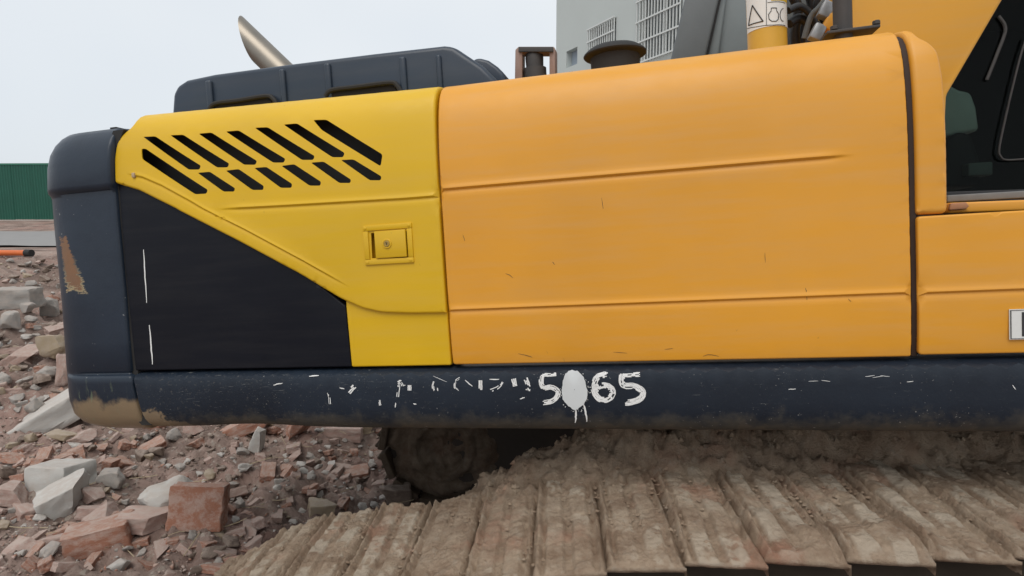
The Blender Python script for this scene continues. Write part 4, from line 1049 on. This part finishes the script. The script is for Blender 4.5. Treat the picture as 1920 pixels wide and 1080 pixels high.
def heap_z(x, y): i = np.clip(((x - mx_[0]) / .010).astype(int), 0, len(mx_) - 1); j = np.clip(((y - my_[0]) / .010).astype(int), 0, len(my_) - 1); return mz[i, j]
mud = grid_mesh('mud_heap', np.stack([MXX, MYY, mz], -1)[:, ::-1][::-1], mud_mat('heap_mud_shade_tone', .86, .35), track); tag(mud, kind='stuff')  # heap mud darkened in colour for the shade beneath the skirt
bmh = bmesh.new(); bmh.from_mesh(mud.data); zi = {i: z for i, z in enumerate(np.stack([zp], -1)[:, ::-1][::-1].reshape(-1))}
bmh.verts.ensure_lookup_table(); bmesh.ops.delete(bmh, geom=[v for v in bmh.verts if v.co.z < zi[v.index] - .06], context='VERTS')
bmesh.ops.recalc_face_normals(bmh, faces=bmh.faces); bmh.to_mesh(mud.data); bmh.free()
def mud_crumbs(n, heap=False):
    r = np.random.default_rng(5); VV = []; FF = []; off = 0; C0 = np.array([(-1, 0, 0), (1, 0, 0), (0, -1, 0), (0, 1, 0), (0, 0, -1), (0, 0, 1)], float); F0 = np.array([(0, 2, 5), (2, 1, 5), (1, 3, 5), (3, 0, 5), (2, 0, 4), (1, 2, 4), (3, 1, 4), (0, 3, 4)])
    for i in range(n):
        sv = r.uniform(.35, PS[-1]); b = YN + .03 + (YF - .04 - YN) * r.beta(1.5, 1.0)
        x, z, tx, tz = [float(q) for q in pth(sv)]
        if heap:
            x = r.uniform(.02, 2.6); b = r.uniform(YF - .04, .62); z = float(heap_z(np.array(x), np.array(b))) - .012
            if z < float(np.interp(x, PA[:, 0], PA[:, 1])) - .1: continue
        elif fbm(x * 4, b * 4, 0, 3, 5) < -.05 and r.random() < .7: continue
        d = .003 + .011 * r.random() ** 3 if not heap else .004 + .022 * r.random() ** 3
        zz_ = .010; q = C0 * r.uniform(.6, 1.1, (6, 1)) * np.array([1, r.uniform(.6, 1), .6]) * d; a = r.uniform(0, 6.3); c, sn = math.cos(a), math.sin(a)
        VV.append(np.stack([q[:, 0] * c - q[:, 1] * sn + x, q[:, 0] * sn + q[:, 1] * c + b, q[:, 2] + z + zz_], 1)); FF.append(F0 + off); off += 6
    V = np.concatenate(VV); F = np.concatenate(FF); me = mesh('mud_crumbs', V, [tuple(int(k) for k in f) for f in F], False)
    return tag(link('mud_crumbs', me, MUD, track), kind='stuff')
mud_crumbs(6000)
mud_crumbs(5200, True)
# far track, its mud colours darkened for the shade of the upper body
ft = under(link('far_track', None, None, EX)); FY = 2.30; fe = ont(1, FY - .31, 712, 850); FMUD = mud_mat('far_mud_shade_tone', .28)
def far_loop():
    xs = []; x0, x1 = fe[0] + .43, 3.2; r = .41; zc2 = fe[2] + .02
    for t in np.linspace(math.pi / 2, 1.5 * math.pi, 12): xs.append((x0 + r * math.cos(t), zc2 + r * math.sin(t)))
    return [(x1, zc2 + r)] + xs + [(x1, zc2 - r)]
FP = np.array(far_loop()); FS = np.concatenate([[0], np.cumsum(np.hypot(*np.diff(FP, axis=0).T))])
bmf = bmesh.new(); bmesh.ops.create_cube(bmf, size=1); bmesh.ops.scale(bmf, vec=(.195, .62, .05), verts=bmf.verts)
for gp in (-.08, 0, .07):
    rr_ = bmesh.ops.create_cube(bmf, size=1); bmesh.ops.scale(bmf, vec=(.018, .60, .024), verts=rr_['verts']); bmesh.ops.translate(bmf, vec=(gp, 0, .036), verts=rr_['verts'])
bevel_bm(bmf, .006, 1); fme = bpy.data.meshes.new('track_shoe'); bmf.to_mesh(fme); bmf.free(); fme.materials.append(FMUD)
for k in range(int(FS[-1] / PITCHT)):
    s = (k + .5) * PITCHT; x = np.interp(s, FS, FP[:, 0]); z = np.interp(s, FS, FP[:, 1]); dx = np.interp(s + .03, FS, FP[:, 0]) - np.interp(s - .03, FS, FP[:, 0]); dz = np.interp(s + .03, FS, FP[:, 1]) - np.interp(s - .03, FS, FP[:, 1])
    o = link('track_shoe', fme, None, ft); o.location = (x, FY, z); o.rotation_euler = (0, -math.atan2(dz, dx) + math.pi, 0)
under(box('far_track_frame', (fe[0] + .44 + 1.5, FY, fe[2]), (3.0, .50, .70), FARM, EX, .04))
ra = np.linspace(0, .402, 26); ta = np.linspace(0, 2 * math.pi, 73); RA, TA = np.meshgrid(ra, ta, indexing='ij'); ix_, iz_ = fe[0] + .43 + RA * np.cos(TA), fe[2] + RA * np.sin(TA)
iy_ = FY - .285 + .035 * fbm(ix_ * 6, iz_ * 6, 0, 5, 12, .6) + .05 * ss(.30, .40, RA) - .03 * (np.abs(RA - .2) < .03)
under(grid_mesh('idler_face', np.stack([ix_, iy_, iz_], -1), mud_mat('idler_mud_shade_tone', .42, .2), EX))  # mud copy darkened to carry the shade on the idler
V, F = tube_geo([(fe[0] + .43, FY - .22, fe[2]), (fe[0] + .43, FY - .20, fe[2]), (fe[0] + .43, FY + .25, fe[2])], [.36, .395, .395], 28); under(link('far_idler', fixn(mesh('far_idler', V, F)), FARM, EX))
# car body and underside of the upper frame
box('car_body', (1.9, 1.35, .72), (1.5, 1.5, .42), TF, EX, .08)
box('upper_frame_floor', (.55, 1.42, 1.13), (3.7, 2.55, .10), SEAM, EX, .02)
V, F = tube_geo([(1.9, 1.35, .9), (1.9, 1.35, 1.1)], [.62, .62], 32); link('swing_ring', fixn(mesh('swing_ring', V, F)), DKSTEEL, EX)
box('far_body_side', (.6, 2.66, 1.7), (3.6, .08, 1.1), ORANGE, EX, .03)

# ------------------------------------------------------------------ rubble: each piece its own thing
def hull_mesh(seed, n=16, jitter=.35, sub=1, boxy=.5):
    r = np.random.default_rng(seed); bm = bmesh.new()
    p = r.uniform(-1, 1, (n, 3)); L = np.linalg.norm(p, axis=1)[:, None]; mxn = np.abs(p).max(1)[:, None]
    p = p / (boxy * mxn + (1 - boxy) * L); p *= r.uniform(1 - jitter, 1, (n, 1)); p *= .5
    vs = [bm.verts.new(tuple(q)) for q in p]
    res = bmesh.ops.convex_hull(bm, input=vs)
    bmesh.ops.delete(bm, geom=list({g for g in list(res['geom_unused']) + list(res['geom_interior']) if isinstance(g, bmesh.types.BMVert)}), context='VERTS')
    bmesh.ops.dissolve_limit(bm, angle_limit=.22, verts=bm.verts, edges=bm.edges)
    bmesh.ops.bevel(bm, geom=list(bm.edges), offset=.030, segments=1, profile=.5, affect='EDGES', clamp_overlap=True)
    if sub:
        bmesh.ops.triangulate(bm, faces=bm.faces)
        bmesh.ops.subdivide_edges(bm, edges=[e for e in bm.edges if e.calc_length() > .13], cuts=3, use_grid_fill=True)
        bmesh.ops.triangulate(bm, faces=bm.faces)
        C = np.array([v.co for v in bm.verts]); d = .034 * fbm(C[:, 0] * 3.5 + seed, C[:, 1] * 3.5, C[:, 2] * 3.5, 5, seed % 50, .62)
        bm.normal_update()
        for v, k in zip(bm.verts, d): v.co += v.normal * float(k)
    bmesh.ops.recalc_face_normals(bm, faces=bm.faces)
    me = bpy.data.meshes.new('chunk'); bm.to_mesh(me); bm.free(); me.shade_smooth(); me.set_sharp_from_angle(angle=math.radians(28)); return me
def brick_mesh(seed, cut=.0):
    r = np.random.default_rng(seed + 500); bm = bmesh.new(); bmesh.ops.create_cube(bm, size=1)
    bmesh.ops.subdivide_edges(bm, edges=bm.edges, cuts=1, use_grid_fill=True)
    bmesh.ops.bevel(bm, geom=[e for e in bm.edges if e.calc_face_angle(0) > .5], offset=.05, segments=2, profile=.6, affect='EDGES')
    if cut:
        nrm = Vector((1, r.uniform(-.7, .7), r.uniform(-.5, .5))).normalized()
        g = bmesh.ops.bisect_plane(bm, geom=bm.verts[:] + bm.edges[:] + bm.faces[:], plane_co=Vector((.5 - cut, 0, 0)), plane_no=nrm, clear_outer=True)
        ed = [e for e in g['geom_cut'] if isinstance(e, bmesh.types.BMEdge)]
        if ed: bmesh.ops.edgeloop_fill(bm, edges=ed)
    bmesh.ops.triangulate(bm, faces=bm.faces)
    bmesh.ops.subdivide_edges(bm, edges=[e for e in bm.edges if e.calc_length() > .16], cuts=3, use_grid_fill=True); bmesh.ops.triangulate(bm, faces=bm.faces)
    C = np.array([v.co for v in bm.verts]); bm.normal_update(); d = .036 * fbm(C[:, 0] * 3 + seed, C[:, 1] * 3, C[:, 2] * 3, 5, seed % 40, .62) - .06 * np.clip(fbm(C[:, 0] * 2.2 + seed * 3, C[:, 1] * 2.2, C[:, 2] * 2.2, 2, 3) - .35, 0, 1)
    for v, k in zip(bm.verts, d): v.co += v.normal * float(k)
    bmesh.ops.recalc_face_normals(bm, faces=bm.faces)
    me = bpy.data.meshes.new('brick'); bm.to_mesh(me); bm.free(); me.shade_smooth(); me.set_sharp_from_angle(angle=math.radians(30)); return me
POOL = {'chunk': [hull_mesh(i, 12 + i % 9, .3, 1, .35 + .05 * (i % 8)) for i in range(16)], 'brick': [brick_mesh(i, (0, .0, .2, .35, .45)[i % 5]) for i in range(15)]}
KEYS = {}
def piece(name, shape, mat, loc, scale, rot, label, cat, group=None, k=None):
    k = random.randrange(len(POOL[shape])) if k is None else k
    key = (shape, k, mat)
    if key not in KEYS:
        me = POOL[shape][k].copy(); me.materials.append(RM[mat]); KEYS[key] = me
    o = bpy.data.objects.new(name, KEYS[key]); COL.objects.link(o); o.location = loc; o.scale = scale; o.rotation_euler = rot
    tag(o, label, cat, group); return o
R_ = math.radians
# (name, shape, mesh, material, bottom-centre pixel, width px, depth factor, height px, euler, label, category)
hero = [
 ('concrete_slab', 'brick', 0, 'pale', (88, 812), 150, .55, 42, (8, -30, 18), 'long pale concrete slab leaning up under the counterweight corner', 'concrete slab'),
 ('stone', 'chunk', 3, 'tan', (104, 832), 62, .8, 34, (0, 0, 20), 'rounded tan cobble in front of the leaning concrete slab', 'stone'),
 ('stone', 'chunk', 5, 'pink', (114, 738), 36, .8, 66, (0, 14, 10), 'upright pale pink stone beside the counterweight edge', 'stone'),
 ('concrete_block', 'brick', 5, 'pale', (98, 938), 92, .75, 56, (-8, -6, -14), 'pale square-edged concrete block lying left of the grey slab', 'concrete block'),
 ('concrete_block', 'brick', 7, 'pale', (110, 972), 84, .7, 44, (10, -22, 30), 'tilted pale concrete lump propped below the square-edged block', 'concrete block'),
 ('concrete_block', 'chunk', 1, 'pale', (292, 962), 112, .75, 66, (14, -10, 12), 'largest light grey concrete lump beside the square red brick', 'concrete block'),
 ('brick', 'brick', 6, 'brick', (368, 998), 92, .42, 74, (-12, 4, 6), 'square red brick face smeared with grey mortar', 'brick'),
 ('brick', 'brick', 1, 'brick', (174, 1050), 104, .55, 44, (4, -8, 16), 'whole orange-red brick lying long side out below the pale blocks', 'brick'),
 ('brick', 'brick', 2, 'pink', (270, 1018), 96, .55, 30, (0, 2, 4), 'broken red brick lying flat below the largest concrete lump', 'brick'),
 ('brick', 'brick', 8, 'tan', (598, 966), 44, .9, 34, (4, 6, 24), 'yellowish broken brick end beside the track', 'brick'),
 ('brick', 'brick', 10, 'pink', (640, 824), 66, .5, 24, (0, 4, 6), 'dusty pink whole brick just under the skirt edge', 'brick'),
 ('brick', 'brick', 3, 'tan', (694, 822), 36, .7, 25, (0, 0, 10), 'tan half brick touching the dark hollow under the machine', 'brick'),
 ('brick', 'brick', 4, 'brick', (565, 828), 52, .7, 32, (10, 10, 30), 'bright orange-red broken brick under the skirt', 'brick'),
 ('brick', 'brick', 11, 'brick', (448, 818), 84, .45, 24, (0, -24, 10), 'long red brick slanting up beneath the skirt', 'brick'),
 ('concrete_block', 'brick', 9, 'pale', (488, 856), 34, .6, 38, (0, 26, 10), 'small pale block standing on edge in the pink rubble', 'concrete block'),
 ('stone', 'chunk', 8, 'grey', (322, 836), 36, .8, 26, (0, 0, 40), 'small grey stone below the counterweight seam', 'stone'),
 ('stone', 'chunk', 2, 'pink', (356, 828), 44, .7, 26, (0, 6, 0), 'pale pinkish stone right of the small grey stone', 'stone'),
 ('stone', 'chunk', 11, 'tan', (92, 690), 64, .8, 56, (0, 0, 0), 'large yellowish boulder on the heap beside the counterweight', 'boulder'),
 ('stone', 'chunk', 12, 'grey', (86, 604), 36, .8, 38, (0, 0, 30), 'round grey boulder near the top of the heap', 'boulder'),
 ('stone', 'chunk', 4, 'grey', (12, 640), 44, .8, 44, (0, 0, 0), 'grey-green boulder at the foot of the heap slope', 'boulder'),
 ('stone', 'chunk', 9, 'grey', (34, 598), 44, .8, 24, (0, 0, 0), 'pale grey stone under the flat concrete block on the heap', 'stone'),
 ('concrete_block', 'brick', 10, 'grey', (16, 582), 72, .7, 34, (0, 0, 8), 'flat grey concrete block near the top of the heap', 'concrete block'),
 ('brick', 'brick', 12, 'pink', (30, 688), 56, .5, 20, (0, -35, 20), 'thin pinkish brick sticking up from the heap', 'brick'),
 ('stone', 'chunk', 6, 'grey', (200, 922), 56, .8, 44, (0, 0, 0), 'grey-brown stone between the two pale concrete lumps', 'stone'),
 ('stone', 'chunk', 7, 'pink', (168, 958), 50, .7, 34, (0, 12, 0), 'dull pink stone right of the tilted pale lump', 'stone'),
 ('brick', 'brick', 13, 'brick', (206, 890), 26, .8, 20, (0, 10, 0), 'small bright orange brick corner above the grey-brown stone', 'brick'),
 ('stone', 'chunk', 10, 'pale', (206, 1072), 66, .7, 30, (0, -20, 10), 'pale flat stone below the whole orange-red brick', 'stone'),
 ('brick', 'brick', 14, 'pink', (28, 948), 66, .6, 30, (0, 6, 0), 'dusty brick end left of the square-edged block', 'brick'),
 ('stone', 'chunk', 13, 'clod', (735, 968), 74, .8, 56, (0, 0, 0), 'dark brown lump wedged between track and rubble', 'earth lump'),
 ('paper_scrap', 'brick', 0, 'pale', (722, 938), 20, .5, 8, (10, -20, 10), 'small white scrap lying on the dark lump by the track', 'scrap'),
]
taken = []; anchors = []
SHORT = ['leaning concrete slab', 'rounded tan cobble', 'upright pale pink stone', 'square-edged pale block', 'tilted pale lump', 'largest concrete lump', 'mortar-smeared square brick', 'whole orange-red brick', 'flat broken red brick', 'yellowish brick end by the track', 'dusty pink whole brick', 'tan half brick', 'bright orange-red brick', 'long slanting red brick', 'pale block standing on edge', 'grey stone below the counterweight seam', 'pinkish stone below the skirt', 'large yellowish boulder', 'round grey boulder', 'grey-green boulder', 'pale grey heap stone', 'flat grey block on the heap', 'thin brick sticking up', 'grey-brown stone', 'dull pink stone', 'small orange brick corner', 'pale flat stone', 'dusty brick end', 'dark lump by the track', 'white scrap']
for nm, sh, k, m, (u, v), wpx, df, hpx, e, lab, cat in hero:
    P, t = hit_ground(u, v - 3); sw = wpx / FPX * t; hh_ = hpx / FPX * t
    dx = math.cos(0)
    loc = (P[0], P[1] + sw * df * .40, ground_h(P[0], P[1] + sw * df * .4) + hh_ * .40)
    o = piece(nm, sh, m, tuple(map(float, loc)), (sw * 1.06, sw * df, hh_ * 1.12), tuple(R_(q) for q in e), lab, cat, None, k); taken.append((u, v - hpx / 2, wpx / 2, hpx / 2)); anchors.append((P[0], P[1]))
groups = [
 ('brick', 'brick', 'brick', 'broken red brick piece', 'brick', 'loose red brick pieces', .20, (.05, .12)),
 ('brick', 'brick', 'pink', 'dusty pink brick fragment', 'brick', 'loose pink brick fragments', .22, (.04, .12)),
 ('stone', 'chunk', 'pale', 'pale concrete fragment', 'stone', 'loose pale concrete fragments', .22, (.04, .11)),
 ('stone', 'chunk', 'grey', 'grey stone', 'stone', 'loose grey stones', .14, (.04, .11)),
 ('stone', 'chunk', 'tan', 'tan stone', 'stone', 'loose tan stones', .10, (.03, .10)),
 ('earth_clod', 'chunk', 'clod', 'brown earth clod', 'earth clod', 'loose earth clods', .12, (.05, .14))]
wts = [g[6] for g in groups]; cnt = 0; tries = 0
while cnt < 440 and tries < 6000:
    tries += 1
    u = random.uniform(-20, 730); v = random.choice([random.uniform(490, 780), random.uniform(795, 1075), random.uniform(795, 1075), random.uniform(795, 1075)])
    if v < 790: u = random.uniform(-20, 125)
    if v > 985 and u > 410 + (1080 - v) * 1.4: continue
    if v > 955 and u > 600: continue
    if 120 < u < 260 and v < 800: continue
    if any(abs(u - a) < c * .8 + 4 and abs(v - b) < d * .8 + 4 for a, b, c, d in taken): continue
    if vnoise(u / 90, v / 60, 0, 12) < -.15 and random.random() < .6: continue
    g = random.choices(groups, wts if v > 790 else [.06, .12, .12, .22, .14, .34])[0]
    P, t = hit_ground(u, v)
    if t > 13: continue
    s = random.uniform(*g[7]) * (1.0 if random.random() < .75 else 1.5) * (1.35 if v < 790 else 1)
    asp = (1.0, random.uniform(.45, .6), random.uniform(.28, .45)) if g[1] == 'brick' else (1, random.uniform(.6, .95), random.uniform(.4, .75))
    s = s * 1.35 if g[1] == 'brick' else s
    if v > 800: s *= .88
    ai = min(range(len(anchors)), key=lambda q: (anchors[q][0] - P[0]) ** 2 + (anchors[q][1] - P[1]) ** 2)
    far_ = math.hypot(anchors[ai][0] - P[0], anchors[ai][1] - P[1]) > .25
    lab_ = '%s %s lying %s the %s' % ('tiny' if s < .06 else 'small' if s < .11 else 'fist-sized' if s < .15 else 'brick-sized', g[3], 'not far from' if far_ else 'right beside', SHORT[ai])
    piece(g[0], g[1], g[2], (float(P[0]), float(P[1]), float(P[2] + s * asp[2] * .22)), (s, s * asp[1], s * asp[2]),
          (R_(random.gauss(0, 16)), R_(random.gauss(0, 16)), random.uniform(0, 6.28)), lab_, g[4], g[5]); cnt += 1
    taken.append((u, v, s / t * FPX * .32, s / t * FPX * .16))
# countless gravel and crumbs: joined meshes per colour
def crumbs(name, mat, count, smin, smax, seed):
    r = np.random.default_rng(seed); base = []
    for i in range(8):
        bm = bmesh.new(); p = r.normal(size=(8, 3)); p /= np.linalg.norm(p, axis=1)[:, None]; p *= r.uniform(.6, 1, (8, 1)) * .5
        vs = [bm.verts.new(tuple(q)) for q in p]; bmesh.ops.convex_hull(bm, input=vs); bmesh.ops.triangulate(bm, faces=bm.faces); bm.verts.index_update()
        base.append((np.array([v.co for v in bm.verts]), np.array([[v.index for v in f.verts] for f in bm.faces]))); bm.free()
    y = 2.3 + (r.random(count) ** 1.6) * 9.0; x = -y * r.uniform(.05, .92, count)
    keepm = (vnoise(x * 1.4, y * 1.4, 0, seed) > -.45); x, y = x[keepm], y[keepm]; z = ground_h(x, y)
    s = smin + (smax - smin) * r.random(len(x)) ** 2.6
    VV = []; FF = []; off = 0
    for i in range(len(x)):
        v, f = base[i % 8]; a = r.uniform(0, 6.28); c, sn = math.cos(a), math.sin(a); q = v * np.array([1, r.uniform(.6, 1), r.uniform(.4, .8)]) * s[i]
        w_ = np.stack([q[:, 0] * c - q[:, 1] * sn + x[i], q[:, 0] * sn + q[:, 1] * c + y[i], q[:, 2] + z[i] + s[i] * .12], 1)
        VV.append(w_); FF.append(f + off); off += len(v)
    V = np.concatenate(VV); F = np.concatenate(FF); me = bpy.data.meshes.new(name)
    me.vertices.add(len(V)); me.vertices.foreach_set('co', V.reshape(-1).astype(np.float32)); me.loops.add(F.size); me.loops.foreach_set('vertex_index', F.reshape(-1).astype(np.int32))
    me.polygons.add(len(F)); me.polygons.foreach_set('loop_start', np.arange(0, F.size, 3, dtype=np.int32)); me.update(calc_edges=True); me.validate()
    return link(name, me, mat)
for nm, m, n, a, b, sd_, lab in (('brick_crumbs', 'brick', 3200, .012, .05, 1, 'red brick crumbs strewn over the rubble soil'), ('pink_gravel', 'pink', 6000, .012, .055, 2, 'dusty pink gravel strewn over the rubble soil'),
                           ('pale_gravel', 'pale', 3600, .010, .045, 3, 'pale concrete gravel strewn over the rubble soil'), ('earth_crumbs', 'clod', 9000, .012, .075, 4, 'dark earth crumbs strewn over the rubble soil')):
    tag(crumbs(nm, RM[m], n, a, b, sd_), lab, 'gravel', None, 'stuff')
# orange pipe dropped beside the road
P, t = hit_ground(20, 482); OR2 = plain('orange_plastic', (.62, .14, .03), .5, .15)
pipe = tube('plastic_pipe', [(P[0] - 1.5, P[1] + .3, P[2] + .06), (P[0] + .0, P[1] + .1, P[2] + .07), (P[0] + .25, P[1] + .05, P[2] + .07)], .052, OR2, None, 16)
tag(pipe, 'orange plastic pipe lying on the heap before the road', 'pipe')
V, F = tube_geo([(P[0] + .24, P[1] + .052, P[2] + .07), (P[0] + .36, P[1] + .03, P[2] + .07)], .064, 16); link('pipe_socket', fixn(mesh('pipe_socket', V, F)), RUBBER, pipe)

# dry straw and twigs caught in the rubble
r_ = random.Random(3); V = []; F = []
for i in range(70):
    u, v = r_.uniform(20, 760), r_.uniform(810, 1060)
    if v > 985 and u > 410 + (1080 - v) * 1.4: continue
    P, t = hit_ground(u, v); L = r_.uniform(.06, .22); a = r_.uniform(0, 6.28); up_ = r_.uniform(0, .35)
    q = [(P[0] + math.cos(a) * L * k, P[1] + math.sin(a) * L * k * .6, P[2] + .015 + L * up_ * k + .01 * math.sin(3 * k + i)) for k in (0, .35, .7, 1)]
    tube_geo(q, r_.uniform(.0012, .0028), 4, True, V, F)
tag(link('dry_straw', mesh('dry_straw', V, F), plain('straw', (.42, .34, .22), .8)), 'thin dry straw and twigs scattered over the rubble', 'straw', None, 'stuff')
